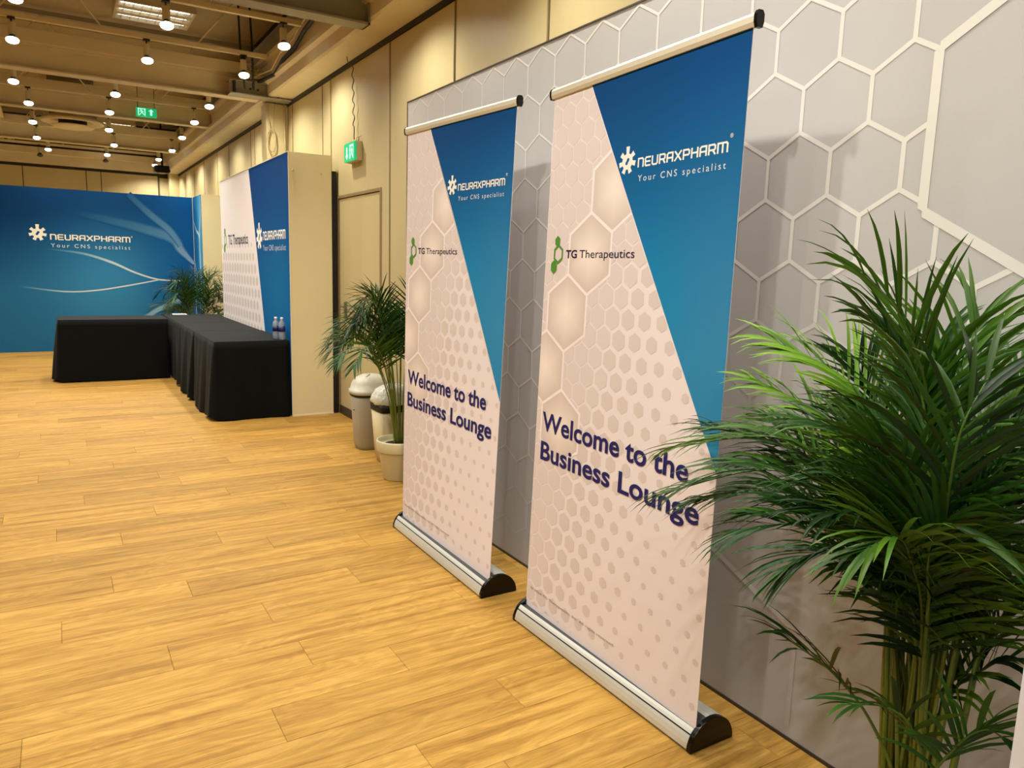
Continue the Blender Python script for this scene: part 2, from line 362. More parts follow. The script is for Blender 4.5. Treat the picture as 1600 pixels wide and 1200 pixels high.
MB().box(XL, YB-.1, 0, XW+.14, YB, 4.4).build('wall_back', M_BEIGE, kind='structure')
ce = MB().box(XL-.1, YB-.1, 4.30, XW+.14, YF+.12, 4.38).build('ceiling', M_DECK, kind='structure')
for k in range(9):      # deck sheets hang between the beams with proud ribs
    y = -3.6+k*2.46
    MB().bbox(XL, y, 4.26, XW, y+2.38, 4.30, .004).build('deck_sheet', M_DECK, ce)

# pillar in the right wall
pl = MB(); pl.bbox(2.125, 8.92, 0, 2.37, 9.17, 3.26, .01)
pl.build('pillar', M_BEIGE, kind='structure', label='square beige pillar standing against the panelled wall')

# ------------------------------------------------------------------ steel beams and open trusses
def beam(y, z0, z1, m, label, x1=2.10, wdt=.16):
    b = MB(); h = wdt/2
    b.box(XL, y-h, z0, x1, y+h, z0+.014); b.box(XL, y-h, z1-.014, x1, y+h, z1); b.box(XL, y-.006, z0+.014, x1, y+.006, z1-.014)
    o = b.build('ceiling_beam', m, label=label, cat='beam', group='steel beams across the hall')
    MB().box(x1-.012, y-h, z0, x1, y+h, z1).build('end_plate', M_STEELD, o)
    MB().box(XL, y-.14, z1+.002, x1-.05, y+.14, z1+.12).build('cable_tray', M_STEEL, o)
    return o
beam(5.66, 3.25, 3.52, M_STEELD, 'grey steel beam nearest the viewer, crossing at the top of the picture')
beam(8.98, 3.265, 3.50, M_STEEL, 'deep cream steel beam that rests on the wall pillar bracket', x1=2.06)
beam(12.25, 3.43, 3.68, M_STEEL, 'cream steel beam just behind the hanging green exit sign')
beam(15.55, 3.43, 3.68, M_STEEL, 'cream steel beam in front of the farthest lamps')
for y in (2.3, -1.0): beam(y, 3.25, 3.52, M_STEEL, 'cream steel beam overhead beyond the top of the view')
def truss(y, z, label, x1=2.03):
    o = empty('ceiling_truss', (0, y, z), label, 'truss', 'open trusses carrying the spot lamps')
    MB().bbox(XL, y-.025, z, x1, y+.025, z+.045, .004).build('bottom_chord', M_STEEL, o)
    MB().box(XL, y-.02, 4.16, XW, y+.02, 4.21).build('top_chord', M_STEELD, o)
    x = XL+.3+(y*.37) % .4
    while x < 2.0:
        for s in (0, 1):
            xa, xb = (x, x+.42) if s == 0 else (x+.84, x+.42)
            if xa < 2.0 and xb < 2.0: MB().tube([(xa, y, z+.04), (xb, y, 4.17)], .008, 6).build('web_rod', M_STEEL, o)
        x += 1.68
TR = {7.12:'nearest truss', 8.45:'second nearest truss', 10.4:'truss just past the pillar', 11.72:'truss before the exit sign',
      13.3:'truss past the exit sign', 15.0:'truss past the round vent', 16.5:'next to last truss', 17.55:'truss at the far wall'}
for y, n in TR.items():
    truss(y, 3.60, 'cream open web roof truss with three lamps, the '+n)
for y in (3.5, 1.5, -.8): truss(y, 3.60, 'cream open web roof truss overhead beyond the top of the view')

# lamps ------------------------------------------------------------------------
TILT = Matrix.Rotation(math.radians(-20), 3, 'X')
sock_prof = [(.030,0),(.032,-.004),(.032,-.10),(.028,-.108)]
cone_prof = [(.022,-.108),(.027,-.118),(.050,-.150),(.053,-.157)]
lens_prof = [(.053,-.157),(.051,-.166),(.036,-.176),(.018,-.181),(.0001,-.182)]
spot = bpy.data.lights.new('spot_light', 'SPOT'); spot.energy = LAMP_W; spot.color = LAMP_COL; spot.spot_size = LAMP_CONE; spot.spot_blend = .65; spot.shadow_soft_size = .035
def make_lamp():
    t = empty('spot_lamp', (0,0,0))
    MB().box(-.03,-.03,-.012,.03,.03,.0).tube([(0,0,-.005),(0,0,-.05)], .006, 8).build('mounting_stem', M_BLACK, t)
    D = Vector((0,0,-.045)); t3 = Matrix.Rotation(math.radians(-20), 3, 'X')
    MB().lathe(sock_prof, D, 20).build('socket', M_SOCKET, t)
    piv = D+Vector((0,0,-.10)); 
    def off(prof): return [(r, z+.10) for r, z in prof]
    MB().lathe(off(cone_prof), piv, 24, t3).build('bulb_neck', M_REFL, t)
    MB().lathe(off(lens_prof), piv, 24, t3).build('bulb_face', M_BULB, t)
    l = bpy.data.objects.new('lamp_light', spot); C.objects.link(l); attach(l, t)
    l.location = piv+t3 @ Vector((0,0,-.10)); l.rotation_euler = (0, 0, 0)
    return t
proto = make_lamp(); used = [False]
def lamp(x, y, z, label, group, lit=True):
    if not used[0]: o = proto; used[0] = True
    else:
        o = proto.copy(); C.objects.link(o)
        for ch in list(proto.children):
            if not lit and ch.type == 'LIGHT': continue
            c = ch.copy(); C.objects.link(c); c.parent = o; c.matrix_parent_inverse = ch.matrix_parent_inverse.copy()
    if not lit:
        for c in o.children:
            if c.name.startswith('bulb_face'):
                c.data = c.data.copy(); c.data.materials[0] = M_BULBOFF
    o.location = (x, y, z); tag(o, label, 'lamp', group); return o
def sc_(p): return (p[0]*.905, p[1]*.905)
LROWS = [(7.12,[-.15,.90,1.86]),(8.45,[-.22,.88,1.79]),(10.4,[-.29,.72,1.77]),(11.72,[-.18,.73,1.79]),(13.3,[-.17,.81,1.84]),(15.0,[-.15,.98,1.90]),(16.5,[.0,.95,1.84]),(17.55,[-.14,.98,1.88])]
WH = ['leftmost of three', 'middle of three', 'rightmost of three']
for y, xs in LROWS:
    for i, x in enumerate(xs):
        on = not (y > 17 and i < 2)
        lamp(x, y, 3.60, '%s spot lamp in white socket, %s on the %s' % ('lit' if on else 'unlit', WH[i], TR[y]), 'spot lamps hanging from the trusses', on)
for y in (15.0, 11.72, 8.45, 5.1):
    for x in (-1.5, -3.0, -4.5): lamp(x, y, 3.60, 'lit reflector spot lamp over the open floor, out of the view', 'spot lamps beyond the frame')
for x, y in ((.42,1.15),(.5,1.95),(.45,3.4),(.9,5.1),(1.72,3.35),(1.70,2.15),(1.72,1.12),(1.78,5.1),(-.9,1.6),(-.7,.5),(-2.6,-.6),(.5,-.4),(1.4,-.6),(-4,1.5),(-4,-1.5),(-.35,5.1)):  # unseen near lamps, a few added to brighten the partition's lower part
    lamp(x, y, 3.60, 'lit reflector spot lamp over the near floor, out of the view', 'spot lamps beyond the frame')

# fluorescent fixtures, air vent, light track, exit signs ------------------------
def fixture(x0, x1, y0, y1, z, label):
    t = empty('ceiling_light', ((x0+x1)/2, (y0+y1)/2, z), label, 'ceiling light', 'louvred fluorescent lights')
    f = MB(); b = .025
    for q in ((x0,y0,x1,y0+b),(x0,y1-b,x1,y1),(x0,y0+b,x0+b,y1-b),(x1-b,y0+b,x1,y1-b)): f.box(q[0],q[1],z,q[2],q[3],z+.08)
    f.box(x0,y0,z+.08,x1,y1,z+.10); f.build('frame', M_SOCKET, t)
    n = 3
    for k in range(n):
        yy = y0+(y1-y0)*(k+.5)/n
        MB().tube([(x0+.05,yy,z+.03),(x1-.05,yy,z+.03)], .013, 8).build('tube', M_TUBE, t)
        if k: MB().box(x0+b, y0+(y1-y0)*k/n-.05, z+.002, x1-b, y0+(y1-y0)*k/n+.05, z+.012).build('louvre', M_SOCKET, t)
    for k in range(1, 9):
        xx = x0+(x1-x0)*k/9; MB().box(xx-.003, y0+b, z+.004, xx+.003, y1-b, z+.05).build('louvre_blade', M_LOUVRE, t)
    for sx in (x0+.1, x1-.1): MB().tube([(sx,(y0+y1)/2,z+.1),(sx,(y0+y1)/2,4.27)], .003, 5).build('hanger', M_BLACK, t)
    return t
fixture(.69, 1.46, 9.15, 9.85, 4.12, 'louvred fluorescent ceiling light with three tubes, near the top edge')
fixture(.84, 1.50, 16.9, 17.4, 4.05, 'small louvred fluorescent ceiling light behind the round air vent')
fixture(.66, 1.4, 17.6, 18.0, 3.75, 'narrow fluorescent ceiling light against the far wall, partly dark')
av = empty('air_vent', (.36, 14.2, 3.55), 'round cream ceiling air vent with a dark gap around its disc', 'air vent')
AVL = (.36, 14.2, 0)
MB().lathe([(.0001,3.50),(.26,3.50),(.30,3.52),(.30,3.535),(.0001,3.535)], AVL, 36).build('disc', M_STEEL, av)
MB().lathe([(.20,3.535),(.20,3.62)], AVL, 36).build('core', M_BLACK, av)
MB().lathe([(.32,3.62),(.42,3.57),(.44,3.58),(.44,3.62),(.32,3.68)], AVL, 36).build('outer_ring', M_STEEL, av)
MB().lathe([(.32,3.66),(.32,4.26)], AVL, 24).build('duct', M_STEELD, av)
tk = empty('light_track', (-.66, 15, 3.72), 'pair of pale rails with a dark slot running to the far wall', 'rail')
for x in (-.75, -.62): MB().bbox(x-.035, 11.5, 3.66, x+.035, 17.9, 3.73, .004).build('rail', M_STEEL, tk)
MB().box(-.715, 11.5, 3.70, -.655, 17.9, 3.75).build('slot', M_BLACK, tk)

def exit_sign(name, label, mapf, W, H, flip, hang):
    t = empty(name, mapf(W/2, H/2, 0), label, 'exit sign')
    return t
# near sign on the wall above the door: shows its left side, face parallel to the wall
ns = empty('exit_sign', (2.33, 6.64, 2.48), 'lit green exit sign with down arrow, fixed above the beige door', 'exit sign')
MB().bbox(2.318, 6.50, 2.392, 2.37, 6.78, 2.562, .004).build('housing', M_SIGNBOX, ns)
MB().bbox(2.300, 6.495, 2.395, 2.317, 6.785, 2.558, .003).build('sign_face', M_GREEN, ns)
def nmap(u, v, o): return (2.300-o, 6.780-u, 2.40+v)     # u runs to the right as seen
def arrow_and_door(mapf, W, H, parent, up):
    s = Sheet(mapf); c = (230,255,245); x = W*.27 if not up else W*.73; k = 1 if up else -1; cyv = H*.5
    s.poly([(x-.014,cyv-.045*1), (x+.014,cyv-.045), (x+.014,cyv+.045), (x-.014,cyv+.045)], c, .0006)
    s.poly([(x-.04,cyv+k*.018),(x,cyv+k*.062),(x+.04,cyv+k*.018),(x,cyv+k*.036)], c, .0009)
    s.build('arrow', parent, m=M_WHITELIT)
    s = Sheet(mapf); x = W*.70 if not up else W*.27; h = H*.40
    for q in ((-.05,-h,-.038,h),(.038,-h,.05,h),(-.05,h-.012,.05,h)): s.poly([(x+q[0],cyv+q[1]),(x+q[2],cyv+q[1]),(x+q[2],cyv+q[3]),(x+q[0],cyv+q[3])], c, .0006)
    for a, b, w_ in (((x-.006,cyv+.028),(x+.008,cyv-.006),.018),((x+.008,cyv-.006),(x+.03,cyv-.045),.010),((x+.006,cyv-.006),(x-.02,cyv-.03),.010),((x-.02,cyv-.03),(x-.028,cyv-.052),.009),((x-.004,cyv+.022),(x+.026,cyv+.012),.008),((x-.006,cyv+.022),(x-.03,cyv+.006),.008)): s.line(a, b, w_, c, .0009)
    s.poly(hexpts(x-.010, cyv+.046, .011), c, .0009)
    s.build('running_figure', parent, m=M_WHITELIT)
arrow_and_door(nmap, .28, .15, ns, False)
for yy in (6.52, 6.58): MB().tube([(2.345,yy,2.56),(2.35,yy+.01,2.60),(2.366,yy,2.605)], .004, 6).build('bracket', M_CABLE, ns)
pts = []
for k in range(140):
    t = k/139; z = 2.585+t*(3.60-2.585); a = .022*(1 if t < .78 else .5)
    pts.append((2.34-.24*max(0, (t-.60)/.4), 6.62+.06*t+a*math.sin(t*60)*(.2 if t < .12 else 1), z))
tag(MB().tube(pts, .0045, 6).build('sign_cord', M_CORD), 'thin wavy cord hanging from the ledge to the green sign above the door', 'cord')
# far sign, hung across the hall
fs_ = empty('exit_sign', (1.2, 11.95, 3.49), 'lit green exit sign with up arrow, hung below the roof in mid hall', 'exit sign')
MB().bbox(1.075, 11.95, 3.44, 1.335, 11.99, 3.56, .003).build('housing', M_GREEN, fs_)
def fmap(u, v, o): return (1.075+u, 11.95-o, 3.425+v)
arrow_and_door(lambda u, v, o: (1.075+u*.93, 11.95-o, 3.44+v*.8), .28, .15, fs_, True)
for x in (1.1, 1.31): MB().tube([(x,11.97,3.56),(x,11.97,4.25)], .004, 5).build('hanger', M_BLACK, fs_)

# bracket, rods and cables by the pillar -------------------------------------------
bk = empty('pillar_bracket', (2.0, 8.8, 3.3), 'grey steel bracket with dark bolts joining beam and pillar', 'bracket')
MB().box(1.70, 8.70, 3.262, 2.37, 8.89, 3.275).box(1.70, 8.76, 3.275, 2.34, 8.772, 3.40).box(1.70, 8.70, 3.40, 2.34, 8.89, 3.412).build('channel', M_STEELD, bk)
for x in (1.74, 2.20): MB().box(x, 8.715, 3.275, x+.022, 8.76, 3.40).build('stiffener', M_BLACK, bk)
for x in (1.92, 2.0): MB().tube([(x,8.745,3.34),(x,8.765,3.34)], .012, 8).build('bolt', M_BLACK, bk)
rd = empty('hanging_rods', (1.9, 8.6, 3.6), 'pair of thin black rods hanging from the roof to the bracket', 'rods')
MB().tube([(1.83,8.6,3.30),(1.78,8.55,3.75),(1.76,8.5,4.27)], .010, 6).build('rod', M_BLACK, rd)
MB().tube([(1.92,8.6,3.30),(1.90,8.55,3.8),(1.87,8.5,4.27)], .011, 6).build('rod', M_BLACK, rd)
pts = []
for k in range(40):
    a = k/39; pts.append((1.95+.10*math.sin(a*25)*(1-a*.3), 8.68+.05*math.cos(a*17), 3.50+.06*math.sin(a*31+1)))
tag(MB().tube(pts, .008, 6).build('cable_bundle', M_CABLE), 'tangled cream cables lying on the bracket above the pillar', 'cable')
pts = [(1.95,8.6,3.45),(2.04,8.3,3.47),(2.03,7.9,3.55),(2.03,7.5,3.56),(2.02,7.1,3.62),(2.0,6.6,3.66),(2.02,6.0,3.68),(2.04,5.75,3.70)]
tag(MB().tube(pts, .010, 6).build('looping_cable', M_CABLE), 'cream cable looping from the pillar bracket along the ledge', 'cable')
tag(MB().tube([(p[0]+.034,p[1]+.02,p[2]-.05+.008*math.sin(i*2)) for i, p in enumerate(pts)], .020, 8).build('black_conduit', M_BLACK), 'thick black conduit following the ledge from the pillar', 'conduit')
tag(MB().tube([(2.33,8.905,3.5),(2.32,8.90,3.28),(2.325,8.90,2.9),(2.32,8.90,2.2),(2.32,8.905,.1)], .009, 6).build('vertical_cable', M_CABLE), 'straight cream cable running down the front of the wall pillar', 'cable')
pts = []
for k in range(150):
    a = k/149*2*math.pi*5; r = 1+.10*math.sin(k*.37)
    pts.append((2.17+.045*r*math.cos(a), 8.90-.012-.004*math.sin(k*.11), 2.84+.13*r*math.sin(a)))
hc = empty('coiled_cable', (2.17, 8.9, 2.84), 'thin cream cable coiled up and hung on the wall pillar', 'cable')
MB().tube(pts, .0035, 5).build('coil', M_CABLE, hc)
MB().tube([(2.17,8.9,2.96),(2.14,8.9,3.1),(2.15,8.9,3.27)], .0035, 5).build('tail', M_CABLE, hc)
MB().tube([(2.19,8.9,2.96),(2.20,8.9,3.12),(2.22,8.9,3.27)], .0035, 5).build('tail', M_CABLE, hc)
for i, (x, y) in enumerate(((1.98,17.2),)):
    pj_ = empty('projector', (x, y, 3.4), 'black projector hung in the far corner beside the pillar', 'projector')
    MB().bbox(x-.16, y-.14, 3.22, x+.14, y+.14, 3.36, .02).build('body', M_BLACKP, pj_)
    MB().tube([(x-.05,y-.14,3.29),(x-.05,y-.18,3.29)], .04, 16).build('lens', M_BLACKP, pj_)
    MB().tube([(x,y,3.36),(x,y,4.26)], .02, 8).build('mount_pole', M_BLACK, pj_)

# ------------------------------------------------------------------ printed fills
def grid_fill(s, u0, u1, v0, v1, nu, nv, colf, off, clips=()):
    for i in range(nu):
        for j in range(nv):
            q = [(u0+(u1-u0)*a/nu, v0+(v1-v0)*b/nv) for a, b in ((i,j),(i+1,j),(i+1,j+1),(i,j+1))]
            for c in clips: q = clip_poly(q, c) if len(q) > 2 else q
            if len(q) > 2: s.poly(q, [colf(*p) for p in q], off)
def mix(a, b, t): t = max(0, min(1, t)); return tuple(a[i]*(1-t)+b[i]*t for i in range(3))
def bump_(x, c, w_): return math.exp(-((x-c)/w_)**2)

# ------------------------------------------------------------------ grey honeycomb partition wall on the right
XP = 1.945
pw = empty('partition_wall', (2.0, 1.5, 0), 'long grey partition printed with pale honeycomb lines, behind the two welcome banners', 'partition')
MB().box(XP+.006, -1.6, 0, 2.06, 4.515, 2.50).build('wall_frame', M_BEIGE2, pw)
MB().box(XP, -1.6, .012, XP+.005, 4.512, 2.496).build('printed_fabric', M_HEXFAB, pw)
MB().box(XP-.003, -1.6, 2.496, XP+.012, 4.518, 2.503).box(XP-.003, 4.512, 0, XP+.012, 4.518, 2.5).box(XP-.004, -1.6, 0, XP+.01, 4.515, .012).build('dark_edge_strip', mat('dark_edge', (60,52,44), .5), pw)
hm = Sheet(lambda u, v, o: (XP-o, u, v))
FILL, LINE = (184,181,181), (217,214,209)
P_, S_ = .2225, .127
BH = (.79, 1.87, .405)
def in_big(y, z): return abs(y-BH[0]) < BH[2]*.866 and abs(z-BH[1]) < BH[2]*(1-abs(y-BH[0])/(BH[2]*1.732))
def wd_at(y): return max(.0055, .0145-.0030*max(0, y-.9))
def wline(a, b):
    a, b = Vector(a), Vector(b)
    if a.y > 2.49 and b.y > 2.49 or not (-1.5 < a.x < 4.49 and -1.5 < b.x < 4.49) or min(a.y, b.y) < .02: return
    wa, wb = wd_at(a.x), wd_at(b.x)
    if in_big(*a) and in_big(*b): return
    for sw in (0, 1):
        if in_big(*b):
            lo, hi = 0, 1
            for _ in range(12):
                m_ = (lo+hi)/2; lo, hi = (lo, m_) if in_big(*(a.lerp(b, m_))) else (m_, hi)
            b = a.lerp(b, lo)
        a, b = b, a; wa, wb = wb, wa
    for sw in (0, 1):
        if b.y > 2.49: b = a.lerp(b, (2.49-a.y)/(b.y-a.y))
        a, b = b, a; wa, wb = wb, wa
    if (b-a).length < .02: return
    ym, zm = (a.x+b.x)/2, (a.y+b.y)/2
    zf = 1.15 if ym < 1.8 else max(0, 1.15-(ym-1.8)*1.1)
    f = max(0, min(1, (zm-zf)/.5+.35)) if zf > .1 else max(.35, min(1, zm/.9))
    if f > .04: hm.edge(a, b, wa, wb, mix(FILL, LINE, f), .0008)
for j in range(-10, 6):
    zc = 1.7915+.1905*j; sh = P_/2 if j % 2 else 0
    for i in range(-14, 16):
        yc = 1.432+P_/2+P_*i+sh
        v = [(yc+P_/2, zc-S_/2), (yc+P_/2, zc+S_/2), (yc, zc+S_), (yc-P_/2, zc+S_/2)]
        for a, b in zip(v[:-1], v[1:]): wline(a, b)
def bighex(cy, cz, R, wd, k=1):
    q = [(cy+R*.866*sx, cz+R*sz) for sx, sz in ((0,1),(1,.5),(1,-.5),(0,-1),(-1,-.5),(-1,.5))]
    for a, b in zip(q, q[1:]+q[:1]): hm.edge(a, b, wd, wd, mix(FILL, LINE, .97*k), .0014)
bighex(*BH, .026)
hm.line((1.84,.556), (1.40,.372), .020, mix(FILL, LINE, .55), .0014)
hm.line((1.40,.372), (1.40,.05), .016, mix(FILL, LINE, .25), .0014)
hm.build('honeycomb_print', pw)

# white wing panel close to the viewer, only its edge shows
wp = empty('side_panel', (1.55, .45, 0), 'low white laminate panel, only its upright edge shows in the lower right corner', 'panel')
MB().bbox(1.142, .42, 0, 1.90, .45, 1.12, .002).build('panel_board', M_WHITE, wp)

# ------------------------------------------------------------------ display wall with both company prints, beige end
tw = empty('display_wall', (2.1, 8.8, 0), 'tall display wall with white and blue print, its plain beige end facing the viewer', 'partition')
MB().bbox(1.895, 7.15, 0, 2.30, 10.53, 2.50, .003).build('wall_core', M_BEIGE2, tw)
MB().box(1.888, 7.143, .0, 1.896, 7.152, 2.503).box(1.888, 7.150, 2.497, 1.896, 10.53, 2.503).box(1.895,7.143,0,2.30,7.150,.012).build('edge_profile', mat('pale_edge_profile', (225,215,190), .4), tw)
MB().tube([(1.935,7.149,2.33),(1.935,7.138,2.33)], .012, 10).tube([(2.20,7.149,2.32),(2.20,7.144,2.32)], .008, 10).build('screw_cap', M_SOCKET, tw)
MB().box(2.302, 7.17, 0, 2.352, 7.22, 2.36).build('rear_black_strip', M_BLACK, tw)  # narrow black upright in the gap behind the display wall
tmap = lambda u, v, o: (1.892-o, 10.53-u, v)
diag_t = lambda u, v: (1.71+(2.5-v)*.345)-u        # > 0 on the white side
ts = Sheet(tmap)
grid_fill(ts, 0, 3.38, .01, 2.495, 6, 10, lambda u, v: (228,219,220), .0005, (lambda p: diag_t(*p)+.004,))
grid_fill(ts, 0, 3.38, .01, 2.495, 12, 14, lambda u, v: mix(mix((4,52,110),(10,92,150), bump_(v,1.1,.9)), (18,110,168), .6*bump_(u,2.9,.5)*bump_(v,1.0,.7)), .0006, (lambda p: -diag_t(*p)-.006,))
for j in range(0, 13):
    v = .06+j*.134
    for i in range(-1, 24):
        u = .06+i*.155+(.0775 if j % 2 else 0)
        h = .155-.035*max(0, u*.5+.3*(1.4-v)); h *= max(0, min(1, (1.85-v)/.4))
        if h < .02 or not (.05 < u < diag_t(0, v)-.08): continue
        ts.poly(hexpts(u, v, h/2), (203,192,190), .0009)
ts.build('printed_panel', tw)
green_hexagons(tmap, .26, 1.74, 2.2, .0016, 'hexagon_emblem', tw)
write('TG Therapeutics', tmap, .47, 1.685, 1.60, .125, (38,34,62), .0016, 'lettering', tw, bold=.012)
gear(tmap, 2.16, 1.745, .14, .135, (240,236,226), .0016, 'gear_emblem', tw)
techno('NEURAXPHARM', tmap, 2.33, 1.705, 3.24, .095, (240,236,226), .0016, 'lettering', tw)
write('Your CNS specialist', tmap, 2.33, 1.60, 3.24, .06, (215,222,226), .0016, 'lettering', tw, space=1.4)

# ------------------------------------------------------------------ far blue backdrop
bw = empty('backdrop_wall', (0, 13.65, 0), 'wide blue backdrop with pale branching lines and white company lettering, behind the tables', 'partition')
MB().box(-4.0, 13.606, 0, 2.02, 13.70, 2.50).build('wall_core', M_BEIGE2, bw)
bs = Sheet(lambda u, v, o: (u, 13.606-o, v))
def bcol(u, v):
    c = mix((34,94,134), (2,48,90), (v-1.2)/1.1+.15-.12*u)
    c = mix(c, (52,124,164), .9*bump_(u, .7, .8)*bump_(v, 1.0, .9))
    return mix(c, (8,84,148), .8*max(0, min(1, (u-1.1)/.8)))
grid_fill(bs, -4.0, 2.0, 0, 2.50, 36, 18, bcol, .0005)
def ribbon(sheet, pts, ws, al, off, bg, light=(214,214,206)):
    P = []
    for i in range(len(pts)-1):      # Catmull-Rom
        p0, p1, p2, p3 = [Vector(pts[max(0, min(len(pts)-1, i+k))]) for k in (-1, 0, 1, 2)]
        for k in range(8):
            t = k/8; P.append((.5*((2*p1)+(p2-p0)*t+(2*p0-5*p1+4*p2-p3)*t*t+(3*p1-p0-3*p2+p3)*t**3), (i+t)/(len(pts)-1)))
    P.append((Vector(pts[-1]), 1.0))
    lerp = lambda L, t: L[min(len(L)-2, int(t*(len(L)-1)))]*(1-(t*(len(L)-1)-min(len(L)-2, int(t*(len(L)-1)))))+L[min(len(L)-2, int(t*(len(L)-1)))+1]*(t*(len(L)-1)-min(len(L)-2, int(t*(len(L)-1))))
    rows = []
    for i, (p, t) in enumerate(P):
        d = (P[min(i+1, len(P)-1)][0]-P[max(i-1, 0)][0]).normalized(); n = Vector((-d.y, d.x)); wd = lerp(ws, t)
        row = []
        for k, f in ((-1, 0), (-.45, 1), (.45, 1), (1, 0)):
            q = p+n*wd*k*.5; row.append(((q.x, q.y), mix(bg(q.x, q.y), light, lerp(al, t)*f)))
        rows.append(row)
    for r, r2_ in zip(rows[:-1], rows[1:]):
        for k in range(3): sheet.poly([r[k][0], r2_[k][0], r2_[k+1][0], r[k+1][0]], [r[k][1], r2_[k][1], r2_[k+1][1], r[k+1][1]], off)
ribbon(bs, [(-.1,1.585),(.378,1.528),(.771,1.402),(1.108,1.244),(1.459,1.139),(1.9,1.13)], [.02,.045,.05,.035,.03,.03], [.0,.45,.8,.9,.95,.9], .0010, bcol)
ribbon(bs, [(-.50,1.01),(.086,.934),(.524,.955),(.982,1.036),(1.459,1.139)], [.03,.03,.03,.03,.02], [0,.7,.85,.9,.95], .0014, bcol)
ribbon(bs, [(.30,2.16),(.8,2.06),(1.256,1.955),(1.68,1.82),(1.795,1.642),(1.995,1.41)], [.10,.14,.18,.20,.15,.05], [0,.10,.20,.35,.5,.6], .0018, bcol)
ribbon(bs, [(1.05,2.49),(1.36,2.189),(1.637,1.948),(1.80,1.70)], [.10,.13,.13,.10], [.10,.25,.35,.4], .0022, bcol)
ribbon(bs, [(1.10,.45),(1.242,.533),(1.439,.659),(1.713,.778),(1.9,.83)], [.10,.10,.09,.10,.10], [.2,.45,.6,.6,.4], .0018, bcol)
bs.build('printed_panel', bw)
bm_ = lambda u, v, o: (u, 13.606-o, v)
gear(bm_, -.210, 1.816, .122, .118, (228,220,202), .003, 'gear_emblem', bw)
techno('NEURAXPHARM', bm_, -.052, 1.722, 1.050, .092, (228,220,202), .003, 'lettering', bw)
write('Your CNS specialist', bm_, -.048, 1.612, 1.045, .062, (196,206,206), .003, 'lettering', bw, space=1.4)
write('®', bm_, 1.06, 1.80, 1.085, .03, (228,220,202), .003, 'lettering', bw)
# return panel of the backdrop
rp = empty('return_panel', (2.2, 13.2, 0), 'narrow light blue return panel with beige end, between backdrop and display wall', 'partition')
MB().box(2.006, 12.76, 0, 2.35, 13.60, 2.50).build('wall_core', M_BEIGE2, rp)
rs = Sheet(lambda u, v, o: (2.005-o, u, v))
rcol = lambda u, v: mix((18,96,150), (84,168,210), .8*bump_(u, 12.95, .22))
grid_fill(rs, 12.762, 13.598, 0, 2.5, 8, 12, rcol, .0006)
ribbon(rs, [(13.58,2.12),(13.3,1.95),(13.06,1.86),(13.03,1.5),(13.0,1.0),(12.98,.4)], [.06,.07,.07,.08,.08,.08], [.3,.6,.9,.95,.9,.8], .0012, rcol, (220,228,226))
ribbon(rs, [(12.85,2.48),(12.87,2.2),(12.97,1.95),(13.04,1.7)], [.06,.07,.07,.07], [.5,.7,.9,.9], .0016, rcol, (220,228,226))
ribbon(rs, [(13.55,1.45),(13.35,1.1),(13.15,.7),(13.0,.3)], [.05,.06,.06,.06], [.6,.8,.8,.7], .0016, rcol, (220,228,226))
rs.build('printed_panel', rp)

